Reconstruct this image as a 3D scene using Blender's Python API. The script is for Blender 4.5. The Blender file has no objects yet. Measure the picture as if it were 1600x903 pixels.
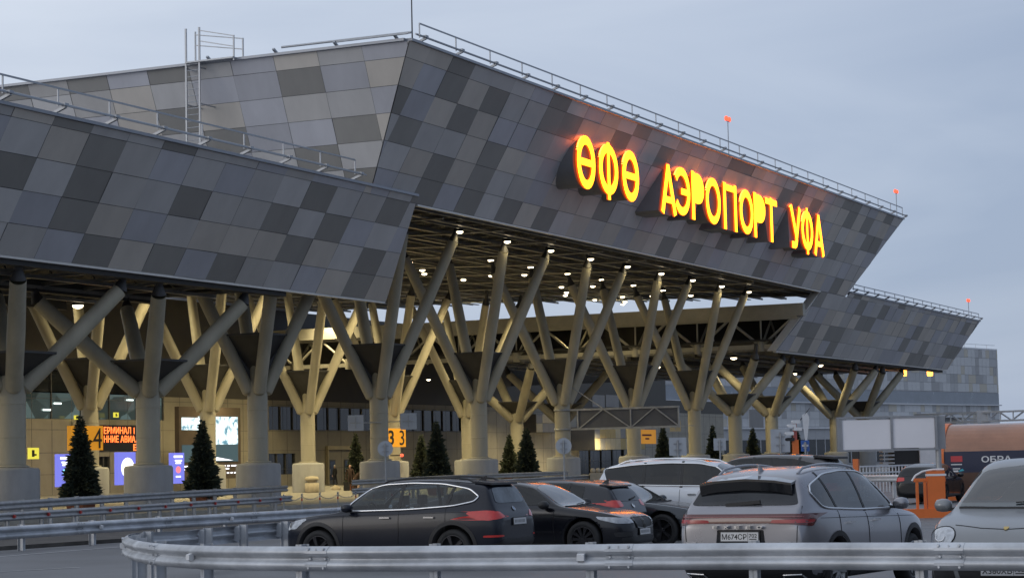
import bpy, bmesh, math, random
from math import sin, cos, pi, radians, sqrt, atan2
from mathutils import Vector, Matrix
from mathutils.bvhtree import BVHTree
from mathutils.geometry import delaunay_2d_cdt

random.seed(11)
SC = bpy.context.scene
COL = SC.collection
V = Vector

# ------------------------------------------------------------------ frame
# world: x along the terminal front, y into the terminal, z up, ground z = 0
CAM = V((-98.5534, -53.5109, 1.87))
YAW, PITCH, ROLL, FPX = 0.4339301, 0.0802967, 0.0220962, 3332.589
H0 = V((cos(YAW), sin(YAW), 0)); R0 = V((sin(YAW), -cos(YAW), 0)); U0 = V((0, 0, 1))
FW = H0 * cos(PITCH) + U0 * sin(PITCH); UP0 = U0 * cos(PITCH) - H0 * sin(PITCH)
RT = R0 * cos(ROLL) - UP0 * sin(ROLL); UP = UP0 * cos(ROLL) + R0 * sin(ROLL)
def ray(x, y): return FW + RT * ((x - 800) / FPX) - UP * ((y - 451.5) / FPX)
def at_z(x, y, z): d = ray(x, y); return CAM + d * ((z - CAM.z) / d.z)
def at_y(x, y, t): d = ray(x, y); return CAM + d * ((t - CAM.y) / d.y)
def at_x(x, y, s): d = ray(x, y); return CAM + d * ((s - CAM.x) / d.x)
def at_d(x, y, D): return CAM + ray(x, y) * D
def ground(x, D, z=0.0):                    # ground point seen in column x of the photo at a depth of D metres
    p = CAM + (H0 + R0 * ((x - 800) / FPX)) * D; p.z = z; return p
def size(px, D): return px * D / FPX

# ------------------------------------------------------------------ materials
def srgb(r, g, b):
    f = lambda c: (c / 12.92 if c <= 0.04045 else ((c + 0.055) / 1.055) ** 2.4)
    return (f(r / 255), f(g / 255), f(b / 255))
MATS = {}
def mat(name, col, rough=0.6, metal=0.0, var=0.12, scale=3.0, rvar=0.1, bump=0.0, bscale=40.0, emit=None, estr=0.0, coat=0.0, spec=0.5, trans=0.0, stretch=None):
    if name in MATS: return MATS[name]
    m = bpy.data.materials.new(name); m.use_nodes = True
    nt = m.node_tree; N = nt.nodes; L = nt.links
    b = N['Principled BSDF']
    b.inputs['Base Color'].default_value = (*col, 1)
    b.inputs['Roughness'].default_value = rough
    b.inputs['Metallic'].default_value = metal
    b.inputs['Specular IOR Level'].default_value = spec
    b.inputs['Coat Weight'].default_value = coat
    b.inputs['Coat Roughness'].default_value = 0.04
    b.inputs['Transmission Weight'].default_value = trans
    tc = N.new('ShaderNodeTexCoord'); mp = N.new('ShaderNodeMapping')
    L.new(tc.outputs['Object'], mp.inputs['Vector'])
    if stretch: mp.inputs['Scale'].default_value = stretch
    if var > 0:
        n = N.new('ShaderNodeTexNoise'); n.inputs['Scale'].default_value = scale; n.inputs['Detail'].default_value = 5; n.inputs['Roughness'].default_value = 0.6
        L.new(mp.outputs[0], n.inputs['Vector'])
        r = N.new('ShaderNodeMapRange'); r.inputs[1].default_value = 0.3; r.inputs[2].default_value = 0.7
        r.inputs[3].default_value = 1 - var; r.inputs[4].default_value = 1 + var
        L.new(n.outputs['Fac'], r.inputs[0])
        mx = N.new('ShaderNodeMix'); mx.data_type = 'RGBA'; mx.blend_type = 'MULTIPLY'; mx.inputs[0].default_value = 1
        mx.inputs[6].default_value = (*col, 1); L.new(r.outputs[0], mx.inputs[7]); L.new(mx.outputs[2], b.inputs['Base Color'])
        r2 = N.new('ShaderNodeMapRange'); r2.inputs[3].default_value = max(0.02, rough - rvar); r2.inputs[4].default_value = min(1, rough + rvar)
        L.new(n.outputs['Fac'], r2.inputs[0]); L.new(r2.outputs[0], b.inputs['Roughness'])
    if bump > 0:
        n2 = N.new('ShaderNodeTexNoise'); n2.inputs['Scale'].default_value = bscale; n2.inputs['Detail'].default_value = 4
        L.new(mp.outputs[0], n2.inputs['Vector'])
        bp = N.new('ShaderNodeBump'); bp.inputs['Strength'].default_value = bump; bp.inputs['Distance'].default_value = 0.02
        L.new(n2.outputs['Fac'], bp.inputs['Height']); L.new(bp.outputs[0], b.inputs['Normal'])
    if emit:
        b.inputs['Emission Color'].default_value = (*emit, 1); b.inputs['Emission Strength'].default_value = estr
    MATS[name] = m
    return m

# cladding panels of the terminal
PANELS = []
for tone in (1.0, .93, 1.08):
    for nm, col in (('grey', (.475, .475, .485)), ('warm_grey', (.50, .475, .445)), ('blue_grey', (.415, .425, .47)), ('mid_grey', (.42, .415, .415)), ('dark_grey', (.25, .247, .24))):
        PANELS.append(mat('panel_%s_%d' % (nm, round(tone * 100)), tuple(v * tone * q for v, q in zip(col, (1.34, 1.31, 1.26))), .45, .1, .07, .8, rvar=.08, stretch=(1, 1, .35)))
P_BACK = mat('panel_joint', (.13, .13, .14), .8, 0, .05)
CONC = mat('column_paint', (.44, .405, .31), .55, 0, .17, .9, bump=.08, bscale=22, stretch=(1, 1, .3))
PLINTH = mat('plinth_concrete', (.36, .36, .36), .7, 0, .14, 1.6, bump=.12, bscale=25, stretch=(1, 1, .4))
DKSTEEL = mat('dark_steel', (.055, .054, .055), .5, .3, .2, 2)
SOFFIT = mat('soffit_dark', (.045, .044, .043), .8, 0, .3, .7)
LATT = mat('lattice_steel', (.24, .235, .225), .4, .5, .25, 1.0)
TRUSS = mat('truss_paint', (.42, .40, .34), .5, 0, .1, 1.5)
WHITE = mat('white_paint', (.72, .73, .75), .45, 0, .08, 2)
GALV = mat('galvanised_steel', (.50, .52, .55), .45, .4, .30, 1.5, rvar=.14, bump=.12, bscale=9)
GALVD = mat('weathered_galvanised_steel', (.40, .41, .42), .5, .5, .2, 3.0, bump=.05, bscale=14)
RAILM = mat('railing_steel', (.40, .42, .45), .45, .5, .1, 4)
ORANGE = mat('orange_paint', (.72, .17, .035), .4, 0, .1, 2)
RED = mat('red_reflector', (.5, .05, .04), .3, 0, 0)
BLACKP = mat('black_plastic', (.018, .018, .02), .55, 0, .15, 6)
RUBBER = mat('tyre_rubber', (.022, .022, .023), .75, 0, .15, 8)
WALLM = mat('wall_cladding', (.34, .31, .25), .6, 0, .1, .8)
WALLG = mat('wall_grey_cladding', (.27, .26, .25), .6, 0, .1, .8)
WALLY = mat('wall_ochre_panel', (.42, .32, .13), .55, 0, .1, 1.2)
WALLP = mat('wall_cream_panel', (.5, .43, .28), .55, 0, .1, 1.2)
BROWN = mat('brown_panel', (.10, .075, .055), .5, 0, .15, 1)
GLASSD = mat('dark_glazing', (.02, .024, .028), .08, 0, .2, .5, rvar=.03, spec=.6)
FRAME = mat('window_frame', (.13, .13, .13), .5, .2, .1, 3)
SIGNBACK = mat('sign_back', (.46, .49, .53), .5, .2, .08, 3)
GREYSIGN = mat('gantry_grey', (.12, .125, .14), .5, .1, .1, 2)
TERRA = mat('terracotta', (.30, .11, .055), .7, 0, .15, 5)
STONE = mat('beige_concrete', (.46, .40, .30), .75, 0, .12, 5, bump=.1)
SKIN = mat('skin', (.42, .25, .18), .55, 0, .05)

def glow(name, col, strength):
    if name in MATS: return MATS[name]
    m = bpy.data.materials.new(name); m.use_nodes = True
    nt = m.node_tree; b = nt.nodes['Principled BSDF']
    b.inputs['Base Color'].default_value = (.02, .02, .02, 1)
    b.inputs['Emission Color'].default_value = (*col, 1); b.inputs['Emission Strength'].default_value = strength
    MATS[name] = m; return m
LET_FACE = glow('letter_lit_face', (1, .24, .003), 8)
LET_SIDE = glow('letter_lit_edge', (1, .11, .003), .9)
LET_TOP = glow('letter_added_glow', (1, .15, .02), 9)  # extra glow added on upward letter edges to wash the cladding above
LAMP = glow('downlight_lens', (1, .84, .56), 6)
LAMPR = glow('red_lamp', (1, .10, .045), 1.8)
LAMPO = glow('amber_lamp', (1, .35, .04), 6)

# ------------------------------------------------------------------ mesh builder
class MB:
    def __init__(s): s.v = []; s.f = []; s.mi = []; s.sm = []
    def add(s, vs, fs, mi=0, smooth=False):
        o = len(s.v); s.v += [tuple(p) for p in vs]
        for f in fs: s.f.append([o + i for i in f]); s.mi.append(mi); s.sm.append(smooth)
        return s
    def box(s, c, sz, mi=0, rot=None):
        hx, hy, hz = sz[0] / 2, sz[1] / 2, sz[2] / 2
        vs = [V((a * hx, b * hy, d * hz)) for a in (-1, 1) for b in (-1, 1) for d in (-1, 1)]
        if rot is not None: vs = [rot @ p for p in vs]
        vs = [p + V(c) for p in vs]
        return s.add(vs, [(0, 1, 3, 2), (4, 6, 7, 5), (0, 4, 5, 1), (2, 3, 7, 6), (0, 2, 6, 4), (1, 5, 7, 3)], mi)
    def bx(s, x0, x1, y0, y1, z0, z1, mi=0): return s.box(((x0 + x1) / 2, (y0 + y1) / 2, (z0 + z1) / 2), (x1 - x0, y1 - y0, z1 - z0), mi)
    def bar(s, a, b, w, h, mi=0, up=(0, 0, 1)):
        a, b = V(a), V(b); d = (b - a); l = d.length; d = d.normalized(); u = V(up)
        if abs(d.dot(u)) > .99: u = V((1, 0, 0))
        r = d.cross(u).normalized(); u = r.cross(d)
        m = Matrix((r, d, u)).transposed()
        return s.box((a + b) / 2, (w, l, h), mi, m)
    def tube(s, a, b, r0, r1=None, n=10, mi=0, caps=True):
        r1 = r0 if r1 is None else r1
        a, b = V(a), V(b); d = (b - a).normalized(); u = V((0, 0, 1))
        if abs(d.dot(u)) > .99: u = V((1, 0, 0))
        e1 = d.cross(u).normalized(); e2 = d.cross(e1)
        ring = lambda c, r: [c + e1 * (r * cos(2 * pi * i / n)) + e2 * (r * sin(2 * pi * i / n)) for i in range(n)]
        o = len(s.v)
        s.add(ring(a, r0) + ring(b, r1), [(i, n + i, n + (i + 1) % n, (i + 1) % n) for i in range(n)], mi, True)
        if caps:
            s.add(ring(a, r0), [tuple(range(n))], mi); s.add(ring(b, r1), [tuple(range(n))[::-1]], mi)
        return s
    def path(s, pts, r, n=8, mi=0):
        for a, b in zip(pts, pts[1:]): s.tube(a, b, r, r, n, mi)
        return s
    def lathe(s, prof, c=(0, 0, 0), n=24, mi=0, axis='z', smooth=True):
        c = V(c); o = []
        for r, h in prof:
            for i in range(n):
                a = 2 * pi * i / n
                p = V((r * cos(a), r * sin(a), h)) if axis == 'z' else (V((r * cos(a), h, r * sin(a))) if axis == 'y' else V((h, r * cos(a), r * sin(a))))
                o.append(c + p)
        fs = []
        for k in range(len(prof) - 1):
            for i in range(n):
                j = (i + 1) % n; fs.append((k * n + i, k * n + j, (k + 1) * n + j, (k + 1) * n + i))
        s.add(o, fs, mi, smooth)
        return s
    def poly(s, pts, mi=0): return s.add(pts, [tuple(range(len(pts)))], mi)
    def prism(s, pts, d, mi=0):                 # planar polygon pts pushed by vector d
        n = len(pts); d = V(d); a = [V(p) for p in pts]; b = [p + d for p in a]
        return s.add(a + b, [tuple(range(n))[::-1], tuple(range(n, 2 * n))] + [(i, (i + 1) % n, n + (i + 1) % n, n + i) for i in range(n)], mi)
    def mesh(s, name, mats):
        me = bpy.data.meshes.new(name); me.from_pydata(s.v, [], s.f)
        for m in (mats if isinstance(mats, (list, tuple)) else [mats]): me.materials.append(m)
        me.polygons.foreach_set('material_index', s.mi); me.polygons.foreach_set('use_smooth', s.sm)
        me.update(); return me
    def build(s, name, mats, parent=None, fix=True, loc=None):
        me = s.mesh(name, mats)
        if fix:
            bm = bmesh.new(); bm.from_mesh(me); bmesh.ops.recalc_face_normals(bm, faces=bm.faces); bm.to_mesh(me); bm.free()
        return link(name, me, parent, loc)

def link(name, me, parent=None, loc=None):
    o = bpy.data.objects.new(name, me); COL.objects.link(o)
    if parent is not None: o.parent = parent
    if loc is not None: o.location = loc
    return o
def thing(name, label, cat, loc=(0, 0, 0), rz=0, group=None):
    o = bpy.data.objects.new(name, None); COL.objects.link(o); o.empty_display_size = .2
    o.location = loc; o.rotation_euler = (0, 0, rz); return tag(o, label, cat, group)
def tag(o, label=None, cat=None, group=None, kind=None):
    if label: o['label'] = label
    if cat: o['category'] = cat
    if group: o['group'] = group
    if kind: o['kind'] = kind
    return o
def copy_tree(o, parent=None):
    c = o.copy(); COL.objects.link(c)
    if parent is not None: c.parent = parent
    for ch in list(o.children): copy_tree(ch, c)
    return c
def relabel(root, pairs):
    pass

def text_mesh(s, size_=1.0, bold=0.0, depth=0.0, align='CENTER', sx=1.0):
    cu = bpy.data.curves.new('lettering', 'FONT'); cu.body = s; cu.size = size_; cu.offset = bold; cu.extrude = depth
    cu.align_x = align; cu.align_y = 'BOTTOM_BASELINE'; cu.resolution_u = 4
    o = bpy.data.objects.new('lettering', cu); COL.objects.link(o)
    bpy.context.view_layer.update()
    dg = bpy.context.evaluated_depsgraph_get()
    me = bpy.data.meshes.new_from_object(o.evaluated_get(dg))
    bpy.data.objects.remove(o); bpy.data.curves.remove(cu)
    if sx != 1.0: me.transform(Matrix.Diagonal((sx, 1, 1, 1)))
    return me
def fit_text(s, w, h, bold=0.0, depth=0.0):
    """lettering stretched to exactly w x h with its lower left corner at the origin, in the xy plane"""
    me = text_mesh(s, 1.0, bold, depth, 'LEFT')
    xs = [v.co.x for v in me.vertices]; ys = [v.co.y for v in me.vertices]
    sx, sy = w / (max(xs) - min(xs)), h / (max(ys) - min(ys))
    me.transform(Matrix.Diagonal((sx, sy, 1, 1)) @ Matrix.Translation((-min(xs), -min(ys), 0)))
    return me
def text_obj(name, s, origin, ux, uy, w, h, m, parent=None, bold=0.0, depth=0.004):
    me = fit_text(s, w, h, bold, depth); ux, uy = V(ux).normalized(), V(uy).normalized(); n = ux.cross(uy)
    M = Matrix((ux, uy, n)).transposed().to_4x4(); M.translation = V(origin); me.transform(M)
    me.materials.clear(); me.materials.append(m)
    me.polygons.foreach_set('material_index', [0] * len(me.polygons))
    return link(name, me, parent)
def clip_poly(poly, clip):                     # Sutherland-Hodgman, clip is convex and counter-clockwise
    out = poly
    for i in range(len(clip)):
        a, b = clip[i], clip[(i + 1) % len(clip)]; inp = out; out = []
        side = lambda p: (b[0] - a[0]) * (p[1] - a[1]) - (b[1] - a[1]) * (p[0] - a[0])
        for j in range(len(inp)):
            p, q = inp[j], inp[(j + 1) % len(inp)]; sp, sq = side(p), side(q)
            if sp >= 0: out.append(p)
            if (sp >= 0) != (sq >= 0):
                t = sp / (sp - sq); out.append((p[0] + (q[0] - p[0]) * t, p[1] + (q[1] - p[1]) * t))
        if not out: return []
    return out
#@@SETTING
# ================================================================== TERMINAL
TAN = math.tan(radians(30)); ZB, ZT = 14.36, 20.72; YB = -6.2
def fy(z): return YB - (z - ZB) * TAN        # y of the leaning front cladding at height z
SLEAN = .4406
def fx(z): return -14.77 + (20.77 - z) * SLEAN
term = thing('airport_terminal', 'long airport terminal with leaning grey chequered cladding raised on branching columns', 'terminal', (0, 0, 0))

def inv_front(px, py):                          # photo pixel to (s, z) on the leaning front plane
    d = ray(px, py); n = V((0, -cos(radians(30)), -sin(radians(30))))
    p = CAM + d * ((V((0, YB, ZB)) - CAM).dot(n) / d.dot(n)); return p.x, p.z
def inv_side(px, py):
    d = ray(px, py); a = math.atan(SLEAN); n = V((-cos(a), 0, -sin(a)))
    p = CAM + d * ((V((-14.77, -9.9, 20.77)) - CAM).dot(n) / d.dot(n)); return p.y, p.z
Z2 = lambda L: [(550 + x / 2.657, y / 2.657) for x, y in L]
Z3 = lambda L: [(1000 + x / 2.657, 100 + y / 2.657) for x, y in L]
Z1 = lambda L: [(x / 2.657, y / 2.657) for x, y in L]
Z5 = lambda L: [(400 + x / 3.4725, 300 + y / 3.4725) for x, y in L]
Z4 = lambda L: [(x / 3.01, 380 + y / 3.01) for x, y in L]
dark_front = Z2([(455, 300), (385, 390), (205, 415), (205, 540), (430, 490), (570, 415), (315, 685), (575, 730), (500, 830), (345, 790), (840, 430), (775, 520), (935, 530), (1130, 600), (545, 630), (130, 850), (660, 860), (790, 890), (1010, 870), (1295, 640)]) \
    + Z3([(85, 750), (220, 790), (600, 545), (420, 450), (850, 590), (885, 660), (815, 790), (940, 760), (350, 750), (30, 300), (380, 420)]) \
    + Z1([(320, 515), (430, 590), (400, 665), (90, 650), (50, 730), (290, 845), (740, 615), (1285, 805), (1135, 860), (720, 890)]) \
    + Z5([(100, 110), (275, 40), (690, 90), (260, 300), (470, 185), (650, 360), (590, 470)]) + Z4([(400, 40), (745, 50), (1120, 110), (1420, 30)])
dark_side = Z1([(370, 355), (705, 315), (70, 385), (1250, 340), (775, 495), (975, 575), (1490, 540), (1360, 655), (1530, 730)]) + Z2([(65, 535)])
S_OFF, Z_OFF, PW, PH = -10.33, 14.38, 2.33, 1.14
T_OFF = inv_side(955 / 2.657, 250 / 2.657)[0]
DF = {(math.floor((s - S_OFF) / PW), math.floor((z - Z_OFF) / PH)) for s, z in (inv_front(*p) for p in dark_front)}
DS = {(math.floor((t - T_OFF) / PW), math.floor((z - Z_OFF) / PH)) for t, z in (inv_side(*p) for p in dark_side)}
rp = random.Random(5)
def clad(name, poly, to3, darks, uoff, dens, normal, parent, known=None):
    """panels of 2.4 x 1.2 m cut to a convex outline, each a face of its own in front of a dark joint plane"""
    mb = MB(); us = [p[0] for p in poly]; zs = [p[1] for p in poly]
    k0, k1 = math.floor((min(us) - uoff) / PW), math.ceil((max(us) - uoff) / PW)
    r0, r1 = math.floor((min(zs) - Z_OFF) / PH), math.ceil((max(zs) - Z_OFF) / PH)
    g = .009
    for k in range(k0, k1):
        for r in range(r0, r1):
            a, b = uoff + k * PW, Z_OFF + r * PH
            q = clip_poly([(a + g, b + g), (a + PW - g, b + g), (a + PW - g, b + PH - g), (a + g, b + PH - g)], poly)
            if len(q) < 3: continue
            u = rp.random()
            isd = (k, r) in darks or (not (known and known(a + PW / 2)) and u < dens)
            m = 4 if isd else rp.choice([0, 0, 1, 1, 2, 2, 3, 0])
            m = m + 5 * rp.randrange(3); tx, tz = rp.gauss(0, .004), rp.gauss(0, .006)
            mb.poly([V(to3(*p)) + normal * (.03 + .004 * rp.random() + tx * (p[0] - a) + tz * (p[1] - b)) for p in q], m)
    mb.poly([to3(*p) for p in poly], 15)
    return mb.build(name, PANELS + [P_BACK], parent, fix=False)
nf = V((0, -cos(radians(30)), -sin(radians(30)))); a_ = math.atan(SLEAN); ns = V((-cos(a_), 0, -sin(a_)))
front3 = lambda s, z: (s, fy(z), z)
f = clad('fascia', [(-11.95, ZB), (66.77, ZB), (71.62, ZT), (fx(ZT), ZT)], front3, DF, S_OFF, .17, nf, term, lambda s: s < 40)
f['label'] = 'raised central cladding band that carries the lit lettering'
clad('side_fascia', [(YB, ZB), (62, ZB), (62, ZT), (fy(ZT), ZT)], lambda t, z: (fx(z), t, z), DS, T_OFF, .2, ns, term, lambda t: t < 12)
clad('fascia', [(-62, 9.86), (-5.78, 9.86), (-7.4, 14.4), (-7.6, 14.68), (-62, 14.68)], front3, DF, S_OFF, .2, nf, term, lambda s: s > -32)
clad('fascia', [(56.8, 9.75), (111.0, 9.92), (113.8, 14.345), (60.2, 14.345)], front3, DF, S_OFF, .2, nf, term)
clad('fascia_cap', [(67.2, 14.355), (113.81, 14.355), (114.0, 14.68), (67.5, 14.68)], front3, DF, S_OFF, .2, nf, term)

# roofs, inner skirts, ceilings
mb = MB()
mb.poly([(fx(ZT), fy(ZT), ZT), (71.62, fy(ZT), ZT), (71.62, 62, ZT), (fx(ZT), 62, ZT)])
mb.poly([(71.62, fy(ZT), ZT), (66.77, fy(ZB), ZB), (66.77, 0, 14.75), (66.77, 12, 15.25), (66.77, 28, 15.7), (66.77, 62, 15.7), (71.62, 62, ZT)])
mb.bx(-62, -7.9, -6.2, 62, 14.35, 14.66)
mb.prism([(59.5, 1, 12.95), (110, 1, 12.95), (110, 44, 12.95), (59.5, 44, 12.95)], (0, 0, .2))
mb.bar((fx(ZT), fy(ZT) + .1, ZT + .05), (71.62, fy(ZT) + .1, ZT + .05), .5, .12)
mb.bar((-62, fy(14.68) + .1, 14.73), (-7.6, fy(14.68) + .1, 14.73), .5, .12)
mb.bar((67.5, fy(14.68) + .1, 14.73), (114.0, fy(14.68) + .1, 14.73), .5, .12)
mb.bar((fx(ZT) + .05, -9.7, ZT + .05), (fx(ZT) + .05, 62, ZT + .05), .5, .12)
mb.build('roof', mat('roof_sheet', (.34, .36, .40), .45, .4, .08, 2), term)
mb = MB()
mb.prism([(-11.9, -5.9, 15.4), (66.6, -5.9, 15.4), (66.6, 30, 16.4), (-11.9, 30, 16.4)], (0, 0, .15)); mb.bx(-11.9, 66.6, 30, 44, 16.4, 16.55)                     # main ceiling
mb.poly([(-11.9, -6.1, ZB - .02), (66.7, -6.1, ZB - .02), (66.7, -5.7, 15.35), (-11.9, -5.7, 15.35)])
mb.bx(-62, -14.5, -3.0, 30, 10.55, 10.7)
mb.bx(58.0, 110, -3.0, 30, 10.6, 10.75)
mb.poly([(-62, -3.5, 9.85), (-5.8, -3.5, 9.85), (-5.8, -3.0, 10.55), (-62, -3.0, 10.55)])
mb.poly([(56.9, -3.4, 9.76), (110.9, -3.5, 9.92), (110.9, -3.0, 10.6), (57.3, -3.0, 10.6)])
mb.poly([(111.0, -3.5, 9.92), (113.8, -6.1, 14.6), (113.8, 44, 14.6), (111.0, 44, 9.92)])
mb.bx(-14.7, -14.4, -3.2, 40, 9.9, 14.4)
for t in (-3.2, 3.6, 9.0): mb.bx(-60, -15, t - .25, t + .25, 9.55, 10.1); mb.bx(59, 110, t - .25, t + .25, 9.6, 10.1)
mb.build('soffit', SOFFIT, term)
# folded bottom lips of the bands
mb = MB()
mb.bar((-62, -3.5, 9.8), (-5.8, -3.5, 9.8), .22, .1)
mb.bar((56.8, -3.4, 9.70), (111.0, -3.5, 9.86), .22, .1)
mb.bar((-7.2, -6.15, ZB - .05), (60, -6.15, ZB - .05), .2, .09)
# pale return of the far wing towards us, warm light put into its colour
s0, s1, z0, z1 = 56.8, 60.15, 9.75, 14.3
mb.prism([(s0 - .02, fy(z0), z0), (s1 - .02, fy(z1), z1), (s1 - .02, fy(z1) + .7, z1), (s0 - .02, fy(z0) + .7, z0)], (-.12, 0, .03))
mb.build('edge_trim', mat('edge_trim_grey', (.72, .70, .66), .45, .2, .06), term)

# space frame under the raised roof and under both wings
def rise(t): return max(0, min(1.0, .034 * (t + 3)))
def spaceframe(s0, s1, t0, t1, zl, zh, step, rng, slope=False):
    mb = MB()
    ns_, nt_ = int((s1 - s0) / step), int((t1 - t0) / step)
    for j in range(nt_ + 1): mb.bar((s0, t0 + j * step, zl), (s1, t0 + j * step, zl), .12, .15)
    for i in range(ns_ + 1):
        for j in range(nt_): mb.bar((s0 + i * step, t0 + j * step, zl + .16), (s0 + i * step, t0 + j * step + step, zl + .16), .10, .14)
    for j in range(nt_):
        mb.bar((s0, t0 + (j + .5) * step, zh), (s1, t0 + (j + .5) * step, zh), .12, .12)
    for i in range(ns_ + 1):
        for j in range(nt_):
            x = s0 + i * step; y = t0 + j * step
            if x + step / 2 < s1 + .1:
                mb.bar((x, y, zl), (x + step / 2, y + step / 2, zh), .06, .06)
                mb.bar((x + step / 2, y + step / 2, zh), (x, y + step, zl), .06, .06)
    if slope: mb.v = [(x, y, z + rise(y)) for x, y, z in mb.v]
    return mb
spaceframe(-11.2, 65.8, -5.6, 41, 14.30, 15.0, 2.0, rp, True).build('space_frame', LATT, term)
spaceframe(-60, -15, -2.6, 26, 9.75, 10.4, 3.0, rp).build('space_frame', LATT, term); spaceframe(58.5, 109, -2.6, 26, 9.8, 10.4, 3.0, rp).build('space_frame', LATT, term)
# a few slender service runs and cable trays under the raised roof
mb = MB()
for t in (-4.4, -1.6, 1.2, 5.5, 9.3, 14, 19.6, 25.5, 31): mb.bar((-11, t, 14.22 + rise(t)), (65, t, 14.22 + rise(t)), .26, .06)
for s in range(-10, 66, 7): mb.path([(s, -5.5, 14.12), (s, -3, 14.12), (s, 26.4, 15.12), (s, 40, 15.12)], .06, 6)
mb.build('cable_tray', mat('cable_tray_metal', (.34, .33, .31), .35, .7, .2, 2), term)

# girder that closes the far wing towards the hall, running into the building
mb = MB()
mb.bx(58.2, 58.9, -5.3, 42, 12.45, 13.4); g1 = mb.build('girder_beam', TRUSS, term)
mb = MB(); z0, z1 = 10.2, 12.35; gx = 58.5
mb.bar((gx, -3.4, z0), (gx, 42, z0), .32, .32); mb.bar((gx, -4.8, z1), (gx, 42, z1), .3, .25)
t = -4.4
while t < 39:
    mb.tube((gx, t, z1), (gx, t + 2.6, z0), .11, .11, 8); mb.tube((gx, t + 2.6, z0), (gx, t + 5.2, z1), .11, .11, 8)
    mb.tube((gx, t + 2.6, z0 - .35), (gx, t + 2.6, z0 + .5), .28, .28, 10); mb.tube((gx, t + 2.6, z0), (gx + 2.6, t + 2.6, z1), .09, .09, 8); mb.tube((gx + 2.6, t + 2.6, z1), (gx + 4.5, t + 2.6, z0), .09, .09, 8)
    mb.tube((gx, t + 2.6, z0), (gx, t + 2.6, z1), .07, .07, 8)
    t += 5.2
mb.build('truss', TRUSS, term)
mb = MB(); mb.bx(63.5, 63.7, -4.0, 42, 10.7, 13.1); mb.build('wing_shade_sheet', SOFFIT, term)  # dark sheet added for the shade behind the open truss

# ------------------------------------------------------------------ columns
def branch_mesh(b, t, r=.34, tip=None):
    mb = MB(); mb.tube(b, V(b).lerp(V(t), .5), r * .98, r * 1.02, 16, 0, False).tube(V(b).lerp(V(t), .5), t, r * 1.02, r * .9, 16, 0, False)
    mb.lathe([(0, -r * .55), (r * .7, -r * .38), (r * .98, 0)], (0, 0, 0), 16)          # rounded foot
    o = len(mb.v) - 48; d = (V(t) - V(b)).normalized(); q = d.to_track_quat('Z', 'Y').to_matrix()
    for i in range(o, o + 48): mb.v[i] = tuple(q @ V(mb.v[i]) + V(b))
    if tip is not None: q_ = V(t).lerp(V(tip), .35); mb.tube(t, q_, r * .9, r * .5, 16, 1, False); mb.tube(q_, tip, r * .45, r * .4, 12, 1, False)
    else: mb.tube(t, V(t) + d * .02, r * .9, r * .5, 16)
    return mb.mesh('branch', [CONC, DKSTEEL])
def column_kind(zp, top, ds, dtf, dtb, rs, zbase):
    K = {}
    mb = MB(); mb.lathe([(0, 1.95), (rs * 1.02, 1.95), (rs, 2.2), (rs, zbase + .15), (rs * .93, zbase + .35), (rs * .72, zbase + .5), (rs * .72, zp - .05), (0, zp - .05)], n=28)
    mb.lathe([(rs, 2.04), (rs + .14, 2.05), (rs + .14, 2.10), (rs + .02, 2.13)], n=28)
    for z in (3.2, 4.5): mb.lathe([(rs + .004, z), (rs + .012, z + .01), (rs + .012, z + .05), (rs + .004, z + .06)], n=28)
    K['shaft'] = mb.mesh('column', CONC)
    mb = MB(); mb.lathe([(1.06, -.2), (1.06, 1.9), (1.0, 2.0), (.5, 2.06), (0, 2.06)], n=36); K['plinth'] = mb.mesh('plinth', PLINTH)
    mb = MB(); h = 1.2 if zp > 7.5 else 1.38
    mb.bx(-h, h, -h, h, zp - .05, zp + .04)
    k = rs * .74
    lo, hi = zp - (1.7 if zp > 7.5 else 1.05), zp - .05
    c4 = [(-1, -1), (1, -1), (1, 1), (-1, 1)]
    for i in range(4):
        a, b = c4[i], c4[(i + 1) % 4]
        mb.poly([(a[0] * h * .93, a[1] * h * .93, hi), (b[0] * h * .93, b[1] * h * .93, hi), (b[0] * k * .6, b[1] * k * .6, lo), (a[0] * k * .6, a[1] * k * .6, lo)])
    for sx, sy in c4:                          # webs between the core and each branch
        mb.prism([(sx * .2, sy * .2, hi), (sx * h * .8, sy * h * .8, hi), (sx * rs * .62, sy * rs * .62, zbase + .1), (sx * .2, sy * .2, zbase + .1)], (sx * .0 + .05 * sy, -.05 * sx, 0))
    K['collar'] = mb.mesh('collar', DKSTEEL)
    K['branches'] = []
    for sx, sy in c4:
        dt = dtf if sy < 0 else dtb
        K['branches'].append(branch_mesh((sx * rs * .62, sy * rs * .62, zbase - .05), (sx * (ds * .93), sy * (dt * .93), top - .75), r=.31 if zp > 7.5 else .35, tip=(sx * ds, sy * dt, top + .3)))
    return K
MAINC = column_kind(8.07, 14.3, 3.05, 3.35, 3.35, .48, 5.45)
WINGC = column_kind(6.54, 9.85, 3.5, 3.05, 3.6, .52, 5.25)
def column(s, t, K, n=[0]):
    c = link('column', K['shaft'], term, (s, t, 0))
    link('plinth', K['plinth'], c); link('collar', K['collar'], c)
    for b in K['branches']: link('branch', b, c)
    return c
for s in (-12, 0, 12, 24, 36, 48): column(s, 0, MAINC)
for s in (0, 12, 24, 36, 48): column(s, 18.4, MAINC)
for s in (-30.3, -21, 57, 66, 84, 93): column(s, 0, WINGC)
for s in (57, 66): column(s, 18.4, WINGC)

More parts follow.
